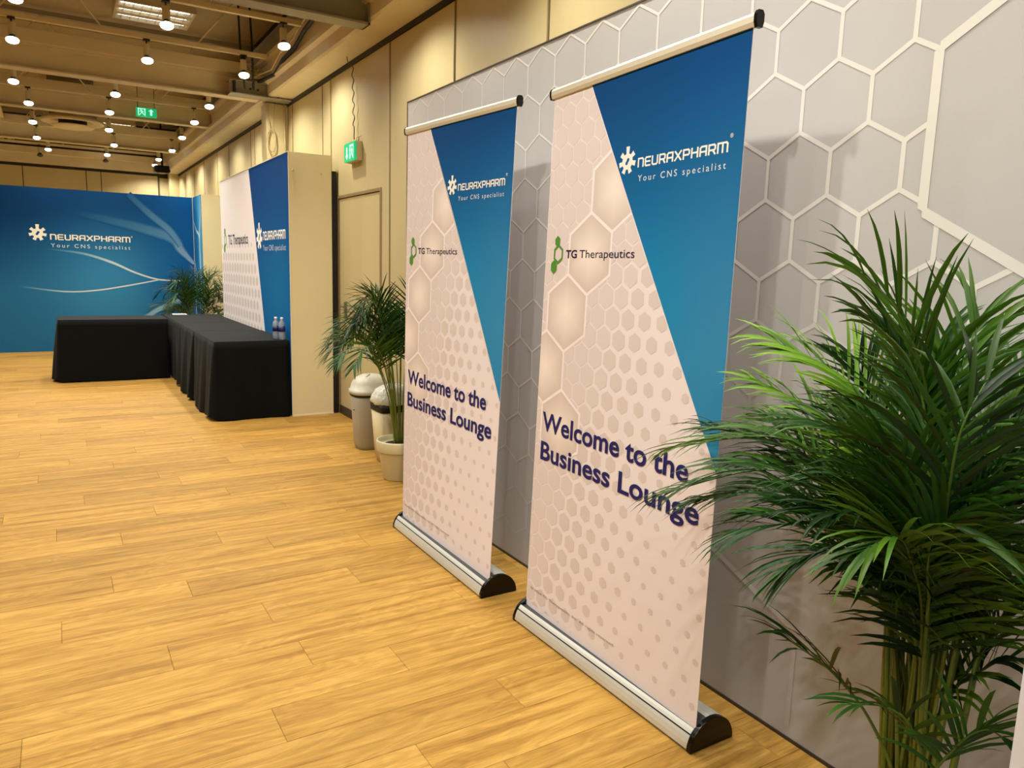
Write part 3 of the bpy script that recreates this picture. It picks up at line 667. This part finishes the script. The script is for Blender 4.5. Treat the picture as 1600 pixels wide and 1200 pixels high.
# ------------------------------------------------------------------ roll-up banners
def banner(name, label, BL, BR, TL, TR, base):
    # BL.. corners of the fabric as seen from the hall; base: (x at near end, y near, x at far end, y far)
    BL, BR, TL, TR = map(Vector, (BL, BR, TL, TR)); H = 2.085
    nrm = (BR-BL).cross(TL-BL).normalized()
    if nrm.x > 0: nrm = -nrm
    def mp(u, v, o):
        t = v/H; return tuple((BL*(1-u)+BR*u)*(1-t)+(TL*(1-u)+TR*u)*t+nrm*o)
    xn, yn, xf, yf = base
    root = empty(name, ((xn+xf)/2+.095, (yn+yf)/2, 0), label, 'banner', 'roll-up welcome banners')
    # fabric: thin sheet with a printed front
    fb = MB(); n, k = 6, 16; vs = []
    for side in (.0, -.0012):
        for j in range(k+1):
            for i in range(n+1): vs.append(mp(i/n, H*j/k-.012*(j == 0), side))
    m_ = (n+1)*(k+1); fs = []
    for j in range(k):
        for i in range(n):
            a = j*(n+1)+i; fs.append((a, a+1, a+n+2, a+n+1)); fs.append((m_+a, m_+a+n+1, m_+a+n+2, m_+a+1))
    for j in range(k):
        for i_ in (0, n): a = j*(n+1)+i_; fs.append((a, a+n+1, m_+a+n+1, m_+a))
    fb.add(vs, fs, None); fabric = fb.build('banner_fabric', M_BANNER, root)
    # print
    DT, DB = (.244, 2.085), (.997, .83)
    def dg(p): return (DB[0]-DT[0])*(p[1]-DT[1])-(DB[1]-DT[1])*(p[0]-DT[0])     # > 0 on the blue side
    WH_, HX, LN = (234,224,230), (216,203,203), (242,232,234)
    s = Sheet(mp)
    for j in range(-14, 16):
        v = 1.032+.0745*j
        for i in range(-8, 8):
            u = .412+.0868*i+(.0434 if j % 2 else 0)
            q = u+.35*(1.03-v); hgt = min(.0925, .083-.105*(q-.40)); hgt = max(hgt, .026)
            if v > 1.45: hgt = .0925
            pts_ = hexpts(u, v, hgt/2)
            for c in (lambda p: p[0]-.004, lambda p: .996-p[0], lambda p: p[1]-.012, lambda p: 2.075-p[1], lambda p: -dg(p)-.004):
                pts_ = clip_poly(pts_, c) if len(pts_) > 2 else pts_
            if len(pts_) > 2: s.poly(pts_, mix(HX, WH_, .15 if hgt > .08 else 0), .0006)
    for cu, cv in ((.295,1.48),(.4235,1.705),(.1665,1.255),(.038,1.03),(.1665,.805)):
        full = hexpts(cu, cv, .1555); inn = hexpts(cu, cv, .1425)
        cl = (lambda p: p[0]-.003, lambda p: .997-p[0], lambda p: -dg(p)-.004)
        q = full
        for c in cl: q = clip_poly(q, c) if len(q) > 2 else q
        if len(q) > 2: s.poly(q, LN, .0009)
        cc = (240,228,222)
        for i in range(6):
            a, b = inn[i], inn[(i+1) % 6]
            for t0, t1 in ((0,.35),(.35,.7),(.7,1)):
                L = lambda p, t: (cu+(p[0]-cu)*t, cv+(p[1]-cv)*t)
                q = [L(a,t0), L(a,t1), L(b,t1), L(b,t0)] if t0 else [(cu,cv), L(a,t1), L(b,t1)]
                for c in cl: q = clip_poly(q, c) if len(q) > 2 else q
                if len(q) > 2:
                    s.poly(q, [mix(cc, (208,192,188), min(1, (math.hypot(p[0]-cu, p[1]-cv)/.15))**1.3) for p in q], .0012)
    s.build('printed_panel', fabric)
    s = Sheet(mp)
    def blue(u, v):
        c = mix((34,134,188), (6,66,126), (v-1.15)/.90)
        c = mix(c, (10,146,200), .5*bump_(v, 1.30, .25)*bump_(u, .60, .25))
        return mix(c, (70,134,180), .6*bump_(u, .98, .28)*bump_(v, 1.25, .5))
    grid_fill(s, .0, 1.0, .80, 2.085, 14, 26, blue, .0010, (lambda p: dg(p)-.003,))
    s.build('blue_field', fabric)
    s = Sheet(mp); s.line(DT, DB, .005, (232,226,220), .0014); s.build('white_edge_line', fabric)
    W_ = (240,236,228)
    gear(mp, .485, 1.787, .046, .044, W_, .0016, 'gear_emblem', fabric)
    techno('NEURAXPHARM', mp, .541, 1.760, .944, .033, W_, .0016, 'lettering', fabric)
    write('Your CNS specialist', mp, .547, 1.716, .940, .0215, (214,224,228), .0016, 'lettering', fabric, space=1.4)
    write('®', mp, .948, 1.80, .960, .012, W_, .0016, 'lettering', fabric)
    green_hexagons(mp, .086, 1.478, 1.0, .0020, 'hexagon_emblem', fabric)
    write('TG', mp, .145, 1.466, .218, .031, (40,34,66), .0020, 'lettering', fabric, bold=.022)
    write('Therapeutics', mp, .235, 1.466, .556, .031, (40,34,66), .0020, 'lettering', fabric)
    write('Welcome to the', mp, .047, .772, .886, .078, (44,40,100), .0022, 'lettering', fabric, bold=.022)
    write('Business Lounge', mp, .046, .650, .944, .078, (44,40,100), .0022, 'lettering', fabric, bold=.022)
    write('© 2024 TG Therapeutics, Inc. All rights reserved.', mp, .030, .076, .588, .011, (150,132,118), .0022, 'fine_print', fabric)
    # top rail: aluminium clamp with black caps
    ax = (TR-TL).normalized(); up = Vector((0, 0, 1))
    a = TL-ax*.012+up*.012; b = TR+ax*.012+up*.012
    prof = [(-.007,-.018),(.007,-.018),(.011,-.006),(.011,.010),(.006,.018),(-.006,.018),(-.011,.010),(-.011,-.006)]
    sd = ax.cross(up).normalized()
    def rail(p, q, sc=1):
        m = MB(); vs = [p+sd*x*sc+up*z*sc for x, z in prof]+[q+sd*x*sc+up*z*sc for x, z in prof]; n = len(prof)
        m.add(vs, [tuple(range(n))[::-1], tuple(range(n, 2*n))]+[(i, (i+1) % n, n+(i+1) % n, n+i) for i in range(n)]); return m
    top = rail(a, b).build('top_rail', M_ALUTOP, root)
    rail(a-ax*.010, a, 1.12).build('end_cap', M_BLACKP, root); rail(b, b+ax*.012, 1.25).build('end_cap', M_BLACKP, root)
    # cassette base
    def at(y, x, z): t = (y-yn)/(yf-yn); return (xn+(xf-xn)*t+x, y, z)
    def sweep(poly, y0, y1, name_, m, lab=None):
        mb = MB(); vs = [at(y0, *p) for p in poly]+[at(y1, *p) for p in poly]; n = len(poly)
        mb.add(vs, [tuple(range(n))[::-1], tuple(range(n, 2*n))]+[(i, (i+1) % n, n+(i+1) % n, n+i) for i in range(n)])
        return mb.build(name_, m, root, lab)
    arc = lambda th: (.095-.095*math.cos(math.radians(th)), .004+.093*math.sin(math.radians(th)))
    e = .018
    sweep([(.006,.002),(.004,.006)]+[arc(t) for t in (4,14,24,31)]+[(.022,.044)], yn+e, yf-e, 'lower_front_profile', M_ALU)
    sweep([(.021,.045)]+[(arc(t)[0]+.002, arc(t)[1]-.002) for t in (31,34)]+[(.026,.050)], yn+e, yf-e, 'groove', M_BLACK)
    sweep([(.024,.050)]+[arc(t) for t in (34,40,46)]+[(.040,.060)], yn+e, yf-e, 'upper_front_profile', M_ALU)
    sweep([(.036,.055),(arc(46)[0]+.001,arc(46)[1]-.003),(.052,.066),(.088,.068),(.07,.055)], yn+e, yf-e, 'fabric_slot', M_GREYSLOT)
    sweep([(.085,.060)]+[(.086,.090)]+[arc(t) for t in (90,105,120,135,150,165,176)]+[(.183,.002),(.15,.002)], yn+e, yf-e, 'rear_cover', M_ALU)
    sweep([(.006,.0),(.184,.0),(.184,.004),(.006,.004)], yn+e, yf-e, 'base_plate', M_BLACK)
    cap = [arc(t) for t in range(0, 181, 10)]
    cap = [(x if x > .002 else 0, z) for x, z in cap]
    for y0, y1 in ((yn, yn+e), (yf-e, yf)):
        c = sweep([(.002,0)]+cap+[(.188,0)], y0, y1, 'end_cap', M_BLACKP)
        bv = c.modifiers.new('bevel', 'BEVEL'); bv.width = .004; bv.segments = 3
    # upright pole behind the fabric
    pm = (Vector(mp(.5, 0, -.03)), Vector(mp(.5, H, -.012)))
    MB().tube([pm[0]+Vector((.012,0,-.01)), pm[1]], .008, 10).build('support_pole', M_ALU, root)
    return root
M_BANNER = mat('banner_vinyl', (234,224,230), .6, spec=.2, bump=(3, .15, (1, 2, .15)))
banner('roll_up_banner', 'second welcome banner, farther from the viewer, with bins and palm beyond its far edge',
       (1.622,3.80,.062), (1.622,2.79,.062), (1.64,3.80,2.182), (1.70,2.79,2.172), (1.564,2.765,1.570,3.822))
banner('roll_up_banner', 'nearest welcome banner, largest, its lettering partly covered by the big palm fronds',
       (1.645,2.512,.075), (1.643,1.508,.070), (1.695,2.50,2.150), (1.652,1.492,2.158), (1.609,1.493,1.588,2.528))

# ------------------------------------------------------------------ black draped tables
def drape(name, label, x0, x1, y0, y1, zt, sides, seed, flare=.05, group='black tablecloths'):
    """sides: amplitude of the pleats on (front -y, left -x, back +y, right +x)"""
    r = random.Random(seed); per = []
    def edge(a, b, nx, ny, amp, ln):
        n = max(8, int(ln*42))
        for k in range(n): t = k/n; per.append((a[0]+(b[0]-a[0])*t, a[1]+(b[1]-a[1])*t, nx, ny, amp, math.sin(math.pi*t)**.35 if amp else 1))
    edge((x0,y0),(x1,y0),0,-1,sides[0],x1-x0); edge((x1,y0),(x1,y1),1,0,sides[3],y1-y0)
    edge((x1,y1),(x0,y1),0,1,sides[2],x1-x0); edge((x0,y1),(x0,y0),-1,0,sides[1],y1-y0)
    n = len(per); ph = [r.uniform(0, 6.28) for _ in range(5)]; rows = 10; vs = []
    for j in range(rows+1):
        t = j/rows
        for i, (x, y, nx, ny, amp, cf) in enumerate(per):
            sarc = i*.024
            wv = .5+.6*math.sin(sarc*9+ph[0]+1.2*math.sin(sarc*4+ph[1]))+.3*math.sin(sarc*25+ph[2])
            d = amp*(t**.8)*(flare/.05)*(.035+.035*wv) if amp else 0
            hem = .006+(.030 if amp >= .9 else .008)*(1+math.sin(sarc*7+ph[3]))*.6
            z = zt-(zt-hem)*t
            if j == 0: z = zt
            cx = .5*(x0+x1); cyy = .5*(y0+y1); k_ = 0 if j else .004
            vs.append((x+nx*d-(x-cx)*k_, y+ny*d-(y-cyy)*k_, z))
    fs = [(j*n+i, j*n+(i+1) % n, (j+1)*n+(i+1) % n, (j+1)*n+i) for j in range(rows) for i in range(n)]
    fs.append(tuple(range(n)))
    mb = MB(); mb.add(vs, fs, None, True); mb.smooth[-1] = False
    o = mb.build(name, M_CLOTH, None, label, 'tablecloth', group=group)
    return o
def table(x0, x1, y0, y1, lab):
    t = empty('folding_table', ((x0+x1)/2, (y0+y1)/2, 0), lab, 'table', 'tables hidden under the black cloths')
    MB().bbox(x0+.012, y0+.012, .705, x1-.012, y1-.012, .738, .004).build('tabletop', M_SOCKET, t)
    for x in (x0+.07, x1-.07):
        for y in (y0+.09, y1-.09): MB().tube([(x,y,.0),(x,y,.705)], .014, 8).build('leg', M_ALU, t)
for x0, x1, y0, y1, sd_, lab, sides in (
    (1.20,1.884,7.20,8.345,1,'black tablecloth on the nearest table, beside the beige end of the display wall',(.6,1,0,0)),
    (1.20,1.872,8.355,9.50,2,'black tablecloth on the middle table along the display wall',(0,1,0,0)),
    (1.20,1.872,9.51,10.93,3,'black tablecloth on the last table along the display wall, in front of a palm',(0,.25,.3,0)),
    (-.02,1.155,10.13,10.79,4,'long black tablecloth on the table set crosswise before the blue backdrop',(.25,1.3,.3,0))):
    drape('tablecloth', lab, x0, x1, y0, y1, .745, sides, sd_)
    table(x0, x1, y0, y1, lab.replace('black tablecloth on the', 'folding table under black cloth,').replace('long folding', 'long folding'))
tag(MB().bbox(1.30, 10.80, .747, 1.47, 10.92, .757, .001).build('paper_sheets', M_PAPER), 'small white stack of paper on the far end of the black table', 'paper')
M_WATER = mat('clear_bottle_plastic', (205,210,218), .12, trans=.65)
M_LABEL = mat('dark_blue_bottle_label', (28,36,96), .4)
M_CAPB = mat('pale_bottle_cap', (215,218,228), .4)
def bottle(x, y, lab):
    t = empty('water_bottle', (x, y, .7465), lab, 'bottle', 'water bottles on the black table')
    MB().lathe([(.0001,0),(.026,.0),(.031,.006),(.031,.05),(.029,.06),(.031,.07),(.031,.135),(.027,.16),(.013,.185),(.012,.20)], (x,y,.7465), 24).build('bottle_body', M_WATER, t)
    MB().lathe([(.0316,.075),(.0316,.13)], (x,y,.7465), 24).build('paper_label', M_LABEL, t)
    MB().lathe([(.0135,.193),(.0145,.195),(.0145,.210),(.012,.213),(.0001,.213)], (x,y,.7465), 20).build('cap', M_CAPB, t)
bottle(1.792, 7.33, 'clear water bottle with navy label on the black table, the left and farther one')
bottle(1.832, 7.262, 'clear water bottle with navy label on the black table, next to the beige wall end')

# ------------------------------------------------------------------ waste bins
def rr_loft(secs, cx, cy, n=40, ex=4.5, cap=True):    # rounded-rectangle sections (z, hx, hy)
    mb = MB(); vs = []
    for z, hx, hy in secs:
        for k in range(n):
            th = 2*math.pi*k/n; c, s_ = math.cos(th), math.sin(th)
            vs.append((cx+hx*math.copysign(abs(c)**(2/ex), c), cy+hy*math.copysign(abs(s_)**(2/ex), s_), z))
    fs = [(j*n+i, j*n+(i+1) % n, (j+1)*n+(i+1) % n, (j+1)*n+i) for j in range(len(secs)-1) for i in range(n)]
    mb.add(vs, fs+[tuple(range(n))[::-1], tuple(range((len(secs)-1)*n, len(secs)*n))], None, True); mb.smooth[-1] = mb.smooth[-2] = False
    return mb
b1 = empty('waste_bin', (2.14, 5.70, 0), 'grey waste bin with a domed pale swing lid, standing at the beige door', 'bin')
cx, cy = 2.135, 5.68
rr_loft([(.0,.118,.10),(.03,.122,.105),(.035,.128,.11),(.40,.150,.130),(.44,.152,.132)], cx, cy, ex=3).build('bin_body', M_BINGREY, b1)
rr_loft([(.438,.158,.138),(.455,.158,.138)], cx, cy, ex=3).build('dark_rim', M_BLACK, b1)
rr_loft([(.455,.168,.148),(.485,.168,.148),(.49,.158,.138),(.54,.145,.125),(.58,.115,.10),(.605,.07,.06),(.612,.02,.02)], cx, cy, ex=2.8).build('swing_lid', M_LIDGREY, b1)
MB().lathe([(.0001,0),(.035,.0),(.045,.006),(.04,.010),(.0001,.008)], (cx-.055,cy-.02,.592), 20, Matrix.Rotation(-.45,3,'Y')).build('lid_recess', M_BINGREY, b1)
MB().tube([(cx-.152,cy-.04,.33),(cx-.158,cy-.04,.33)], .006, 8).build('button', M_BLACK, b1)
b2 = empty('waste_bin', (2.15, 5.22, 0), 'beige waste bin with black rim and white bag top, between grey bin and potted palm', 'bin')
cx, cy = 2.145, 5.20
rr_loft([(.0,.115,.10),(.03,.118,.103),(.034,.125,.108),(.40,.150,.130)], cx, cy, ex=7).build('bin_body', M_BINBEIGE, b2)
rr_loft([(.402,.154,.134),(.455,.158,.138)], cx, cy, ex=7).build('dark_rim', M_BLACK, b2)
bag = rr_loft([(.456,.166,.146),(.475,.172,.150),(.51,.160,.14),(.55,.135,.12),(.575,.10,.09),(.59,.05,.05),(.592,.01,.01)], cx, cy, 60, ex=3)
rr = random.Random(5)
bag.v = [(x+rr.uniform(-.004,.004), y+rr.uniform(-.004,.004), z+rr.uniform(-.006,.006)) for x, y, z in bag.v]
bag.build('bag_top', M_BAG, b2)

# ------------------------------------------------------------------ palms
GD, GM, GB = (10,36,8), (34,80,16), (96,140,34)
def catmull(pts, n):
    pts = [Vector(p) for p in pts]; out = []
    for i in range(len(pts)-1):
        p0, p1, p2, p3 = [pts[max(0, min(len(pts)-1, i+k))] for k in (-1, 0, 1, 2)]
        for k in range(n):
            t = k/n; out.append(.5*((2*p1)+(p2-p0)*t+(2*p0-5*p1+4*p2-p3)*t*t+(3*p1-p0-3*p2+p3)*t**3))
    out.append(pts[-1]); return out
def leaflet(base, d, up, L, W, droop, r, tone, segs=5):
    side = d.cross(up)
    side = side.normalized() if side.length > 1e-4 else Vector((1,0,0))
    nrm = side.cross(d).normalized(); rot = Matrix.Rotation(r.uniform(-.5,.5), 3, d); side = rot @ side; nrm = rot @ nrm
    p = base.copy(); dd = d.copy(); vs = []; cs = []
    for k in range(segs+1):
        t = k/segs; wd = W*(math.sin(math.pi*min(1, .12+t*.88))**.7)*(1-.25*t) if k < segs else .0004
        vs += [p-side*wd/2+nrm*wd*.16, p, p+side*wd/2+nrm*wd*.16]
        c = lin(mix(tone, (tone[0]*1.15+8, tone[1]*1.08+4, tone[2]), t)); cs += [c, c, c]
        dd = (dd+Vector((0,0,-1))*droop*(.3+t)/segs).normalized(); p = p+dd*(L/segs)
        side = (side-dd*side.dot(dd)).normalized(); nrm = side.cross(dd).normalized()
    fs = []
    for k in range(segs):
        a = k*3; fs += [(a, a+1, a+4, a+3), (a+1, a+2, a+5, a+4)]
    return vs, fs, cs
def frond(root, pts, base, L, r, n, individual, tone, rad=.0055, start=.40, wscale=1.0, xmax=99, fix=None, droop=(.6,1.4)):
    path = catmull([base]+pts, 9); ln = [0]
    for a, b in zip(path[:-1], path[1:]): ln.append(ln[-1]+(b-a).length)
    tot = ln[-1]
    def at(t):
        s = t*tot
        for i in range(len(ln)-1):
            if ln[i+1] >= s:
                f = (s-ln[i])/max(1e-6, ln[i+1]-ln[i]); return path[i].lerp(path[i+1], f), (path[min(i+2,len(path)-1)]-path[max(i-1,0)]).normalized()
        return path[-1], (path[-1]-path[-2]).normalized()
    m = MB(); m.cur = 0
    radii = [rad*(1-.78*l/tot) for l in ln]
    cols = []
    for l in ln: cols += [lin(mix((116,122,44), (58,92,22), l/tot))]*6
    m.tube(path, radii, 6, True, cols)
    hor = (path[-1]-path[0]); hor.z = 0
    if hor.length < .02: hor = Vector((-1, 0, 0))
    S = hor.normalized().cross(Vector((0,0,1))).normalized()
    leaves = []
    for k in range(n):
        t = start+(1-start)*(k+.5)/n; q = (k+.5)/n
        p, T = at(t); N = S.cross(T); N = N.normalized() if N.z > 0 or abs(N.z) < .15 else -N.normalized()
        ang = math.radians(58-36*q); ll = L*(.55+.45*math.sin(math.pi*min(1, .22+q*.72)))*(1 if q < .85 else .8)
        for sgn in (-1, 1):
            a = ang+r.uniform(-.12,.12); bb = math.radians(r.uniform(8,34))
            d = (T*math.cos(a)+(S*sgn*math.cos(bb)+N*math.sin(bb))*math.sin(a)).normalized()
            tn = mix(tone, r.choice((GD, GM, GB)), r.uniform(0, .35))
            W = .0135*wscale*r.uniform(.8,1.15)
            L2 = ll*r.uniform(.88,1.1)
            pp = p+T*r.uniform(-.006,.006)
            vs, fs, cs = leaflet(pp, d, N, L2, W, r.uniform(*droop), r, tn)
            vs = [Vector((min(v.x, xmax), v.y, v.z)) for v in vs]
            if fix: vs = [fix(v) for v in vs]
            leaves.append((vs, fs, cs))
    m.cur = 1
    if individual:
        f = m.build('frond', [M_STEM, M_LEAF], root, normals=False)
        for vs, fs, cs in leaves: MB().add(vs, fs, cs, True).build('leaflet', M_LEAF, f, normals=False)
    else:
        for vs, fs, cs in leaves: m.add(vs, fs, cs, True)
        f = m.build('frond', [M_STEM, M_LEAF], root, normals=False)
    return f
def pot(root, cx, cy, rt, rb, h):
    MB().lathe([(.0001,0),(rb*.96,0),(rb,.006),(rt*.90,h*.70),(rt*.92,h*.72),(rt*.985,h*.725),(rt,h*.74),(rt*1.02,h*.97),(rt*1.0,h),(rt*.93,h),(rt*.91,h*.9),(rt*.88,h*.88)], (cx,cy,0), 44).build('plant_pot', M_POT, root)
    MB().lathe([(rt*.90,h*.86),(rt*.6,h*.885),(rt*.3,h*.90),(.0001,h*.905)], (cx,cy,0), 30).build('soil', M_SOIL, root)

PALM_FRONDS = [
(0.3, 1, [(1.56, 0.827, 0.858), (1.444, 0.787, 1.227), (1.361, 0.813, 1.414), (1.318, 0.88, 1.502)]),
(0.26, 1, [(1.553, 0.866, 0.724), (1.553, 0.971, 0.975), (1.529, 1.185, 1.089), (1.39, 1.436, 1.023)]),
(0.24, 1, [(1.499, 0.839, 0.72), (1.486, 0.945, 0.933), (1.429, 1.118, 1.036), (1.297, 1.336, 0.941)]),
(0.22, 1, [(1.628, 0.883, 0.745), (1.692, 1.002, 0.961), (1.678, 1.159, 1.122), (1.588, 1.349, 1.213)]),
(0.26, 0, [(1.638, 0.89, 0.818), (1.765, 1.031, 1.042), (1.726, 1.148, 1.221), (1.612, 1.295, 1.317)]),
(0.24, 1, [(1.499, 0.839, 0.72), (1.419, 0.917, 0.881), (1.371, 1.017, 0.943), (1.299, 1.114, 0.901)]),
(0.2, 1, [(1.504, 0.797, 0.379), (1.431, 0.826, 0.553), (1.339, 0.869, 0.674), (1.258, 0.932, 0.744)]),
(0.13, 1, [(1.439, 0.714, 0.488), (1.352, 0.7, 0.638), (1.294, 0.722, 0.69), (1.209, 0.753, 0.705)]),
(0.3, 0, [(1.601, 0.802, 0.86), (1.583, 0.805, 1.144), (1.551, 0.794, 1.297), (1.591, 0.79, 1.413)]),
(0.26, 0, [(1.568, 0.766, 0.88), (1.573, 0.745, 1.106), (1.636, 0.73, 1.236), (1.731, 0.692, 1.341)]),
(0.26, 0, [(1.503, 0.739, 0.835), (1.444, 0.697, 1.059), (1.467, 0.644, 1.169), (1.569, 0.588, 1.207)]),
(0.26, 1, [(1.421, 0.734, 0.856), (1.306, 0.665, 1.067), (1.256, 0.632, 1.239), (1.302, 0.621, 1.334)]),
(0.28, 0, [(1.657, 0.878, 0.819), (1.723, 0.949, 1.098), (1.781, 0.975, 1.243), (1.827, 0.99, 1.349)]),
(0.26, 0, [(1.686, 0.916, 0.798), (1.77, 1.022, 1.01), (1.781, 1.102, 1.158), (1.782, 1.183, 1.281)]),
(0.16, 0, [(1.436, 0.709, 0.45), (1.398, 0.644, 0.616), (1.41, 0.6, 0.678), (1.427, 0.563, 0.662)]),
(0.22, 0, [(1.552, 0.769, 0.517), (1.617, 0.71, 0.736), (1.637, 0.662, 0.865), (1.706, 0.627, 0.906)]),
(0.24, 0, [(1.544, 0.824, 0.79), (1.483, 0.838, 0.983), (1.43, 0.885, 1.067), (1.371, 0.98, 1.063)]),
(0.26, 0, [(1.505, 0.785, 0.772), (1.373, 0.729, 0.997), (1.306, 0.735, 1.129), (1.259, 0.774, 1.185)]),
(0.24, 0, [(1.466, 0.749, 0.77), (1.439, 0.685, 0.975), (1.488, 0.643, 1.044), (1.563, 0.594, 1.023)]),
(0.22, 0, [(1.528, 0.821, 0.721), (1.419, 0.857, 0.875), (1.354, 0.906, 0.926), (1.266, 0.952, 0.883)]),
(0.24, 0, [(1.528, 0.821, 0.721), (1.409, 0.814, 0.934), (1.323, 0.824, 1.026), (1.234, 0.847, 1.045)]),
(0.26, 0, [(1.555, 0.815, 0.776), (1.52, 0.876, 0.993), (1.481, 0.947, 1.123), (1.408, 1.036, 1.169)]),
(0.26, 0, [(1.567, 0.807, 0.777), (1.503, 0.774, 1.027), (1.5, 0.733, 1.118), (1.562, 0.69, 1.095)]),
(0.24, 0, [(1.466, 0.749, 0.77), (1.327, 0.695, 0.98), (1.281, 0.657, 1.073), (1.287, 0.618, 1.073)]),
(0.2, 0, [(1.504, 0.766, 0.666), (1.455, 0.72, 0.894), (1.464, 0.667, 0.964), (1.53, 0.623, 0.943)]),
(0.2, 0, [(1.487, 0.777, 0.666), (1.387, 0.766, 0.917), (1.306, 0.77, 0.995), (1.226, 0.794, 0.988)]),
(0.24, 0, [(1.616, 0.833, 0.754), (1.647, 0.821, 0.99), (1.693, 0.795, 1.135), (1.769, 0.765, 1.219)]),
(0.2, 0, [(1.568, 0.772, 0.586), (1.602, 0.709, 0.683), (1.608, 0.656, 0.736), (1.672, 0.61, 0.7)]),
(0.24, 0, [(1.646, 0.869, 0.731), (1.695, 0.938, 0.948), (1.719, 1.008, 1.085), (1.703, 1.089, 1.15)]),
(0.24, 0, [(1.455, 0.756, 0.77), (1.331, 0.726, 0.968), (1.233, 0.705, 1.042), (1.165, 0.72, 1.025)]),
(0.24, 0, [(1.577, 0.796, 0.75), (1.636, 0.768, 0.923), (1.689, 0.755, 1.032), (1.795, 0.719, 1.057)]),
(0.24, 0, [(1.565, 0.803, 0.749), (1.534, 0.806, 0.984), (1.521, 0.786, 1.155), (1.484, 0.832, 1.282)]),
(0.26, 0, [(1.553, 0.866, 0.724), (1.585, 1.005, 0.944), (1.646, 1.222, 1.035), (1.559, 1.458, 1.06)]),
(0.24, 0, [(1.499, 0.839, 0.72), (1.523, 0.973, 0.887), (1.494, 1.125, 0.97), (1.423, 1.335, 0.904)]),
(0.24, 0, [(1.613, 0.884, 0.701), (1.642, 1.021, 0.898), (1.628, 1.165, 0.991), (1.577, 1.373, 0.981)]),
(0.22, 0, [(1.553, 0.866, 0.724), (1.449, 0.899, 0.882), (1.421, 0.99, 0.959), (1.385, 1.127, 0.937)]),
(0.24, 0, [(1.675, 0.907, 0.708), (1.719, 1.042, 0.946), (1.718, 1.18, 1.046), (1.66, 1.345, 1.106)]),
(0.26, 0, [(1.468, 0.772, 0.898), (1.438, 0.779, 1.165), (1.421, 0.82, 1.325), (1.403, 0.905, 1.407)])]
BC = Vector((1.545, .79, .17)); r = random.Random(11)
pm_ = empty('potted_palm', (1.545, .79, 0), 'large bushy palm with many yellow green stems, closest to the viewer at lower right', 'plant')
pot(pm_, 1.545, .79, .15, .11, .20)
tones = [GM, GB, GM, GM, GD, GM, GD]
def clear_of_neighbours(v):
    v = v.copy()
    if v.y > 1.46 and v.x > 1.585: v.x = 1.585
    if v.y < .46 and v.x > 1.12 and v.z < 1.14: v.y = .462
    return v
for i, (L, ind, pts) in enumerate(PALM_FRONDS):
    base = BC+Vector((r.uniform(-.06,.06), r.uniform(-.06,.06), 0))
    short = L < .21
    n = (9 if short else 22) if ind else (14 if short else 36)
    tone = mix(tones[i % 7], GD, .45) if i not in (3, 4, 0, 14) else (GB if i in (3, 4) else GM)
    frond(pm_, [Vector(p) for p in pts], base, L, r, n, ind, tone, rad=.0065, start=.55 if not short else .66, wscale=.86, xmax=1.935, fix=clear_of_neighbours)
for k in range(18):     # bare canes and young spears in the clump
    a = r.uniform(0, 6.28); q = r.uniform(.01, .065); b = BC+Vector((q*math.cos(a), q*math.sin(a), 0))
    h = r.uniform(.62,.85); t = b+Vector((math.cos(a)*h*.07, math.sin(a)*h*.07, h)); t.x = min(t.x, 1.9)
    c = [lin(mix((124,128,46), (86,112,30), r.random()))]*(6*3)
    MB().tube([b, b.lerp(t,.5)+Vector((r.uniform(-.01,.01),0,0)), t], [.008,.0055,.003], 6, True, c).build('cane', M_STEM, pm_)

def auto_palm(label, cx, cy, H, spread, nf, seed, xlim, skip, fix, low=.70, pr=.16):
    r = random.Random(seed); root = empty('potted_palm', (cx, cy, 0), label, 'plant')
    pot(root, cx, cy, pr, pr*.72, .28); base0 = Vector((cx, cy, .25))
    for k in range(nf):
        a = k*2.399+r.uniform(-.3,.3); hh = H*(low+(1-low)*((k*7) % nf)/nf); sp_ = spread*(1.15-.55*((k*7) % nf)/nf)*r.uniform(.8,1.15)
        d = Vector((math.cos(a), math.sin(a), 0))
        if skip(d): continue
        b = base0+d*r.uniform(.01,.06)
        def cl(v): v.x = min(v.x, xlim); 
        p1 = b+d*sp_*.15+Vector((0,0,(hh-.25)*.50)); p2 = b+d*sp_*.48+Vector((0,0,(hh-.25)*.92)); p3 = b+d*sp_*.82+Vector((0,0,(hh-.25)*.98)); p4 = b+d*sp_*1.08+Vector((0,0,(hh-.25)*.82))
        P = [p1, p2, p3, p4]
        for v in P: v.x = min(v.x, xlim-.04)
        frond(root, P, b, .20*spread/.45, r, 24, 0, mix(r.choice((GD, GM, GM)), GD, .3), rad=.005, start=.50, wscale=.9, xmax=xlim, fix=fix, droop=(.35,1.0))
    return root
auto_palm('slender palm in a cream pot beside the waste bins, behind the farther banner', 2.0, 4.75, 1.34, .50, 34, 3, 2.355, lambda d: d.y < -.35 and d.x > -.75, lambda v: Vector((v.x, max(v.y, 4.535), v.z)) if v.x > 1.925 else v)
auto_palm('distant palm between the black tables and the blue backdrop', 1.74, 11.85, 1.36, .52, 40, 9, 2.34, lambda d: d.y < -.9, lambda v: Vector((v.x, max(v.y, 11.05), v.z)), low=.50)
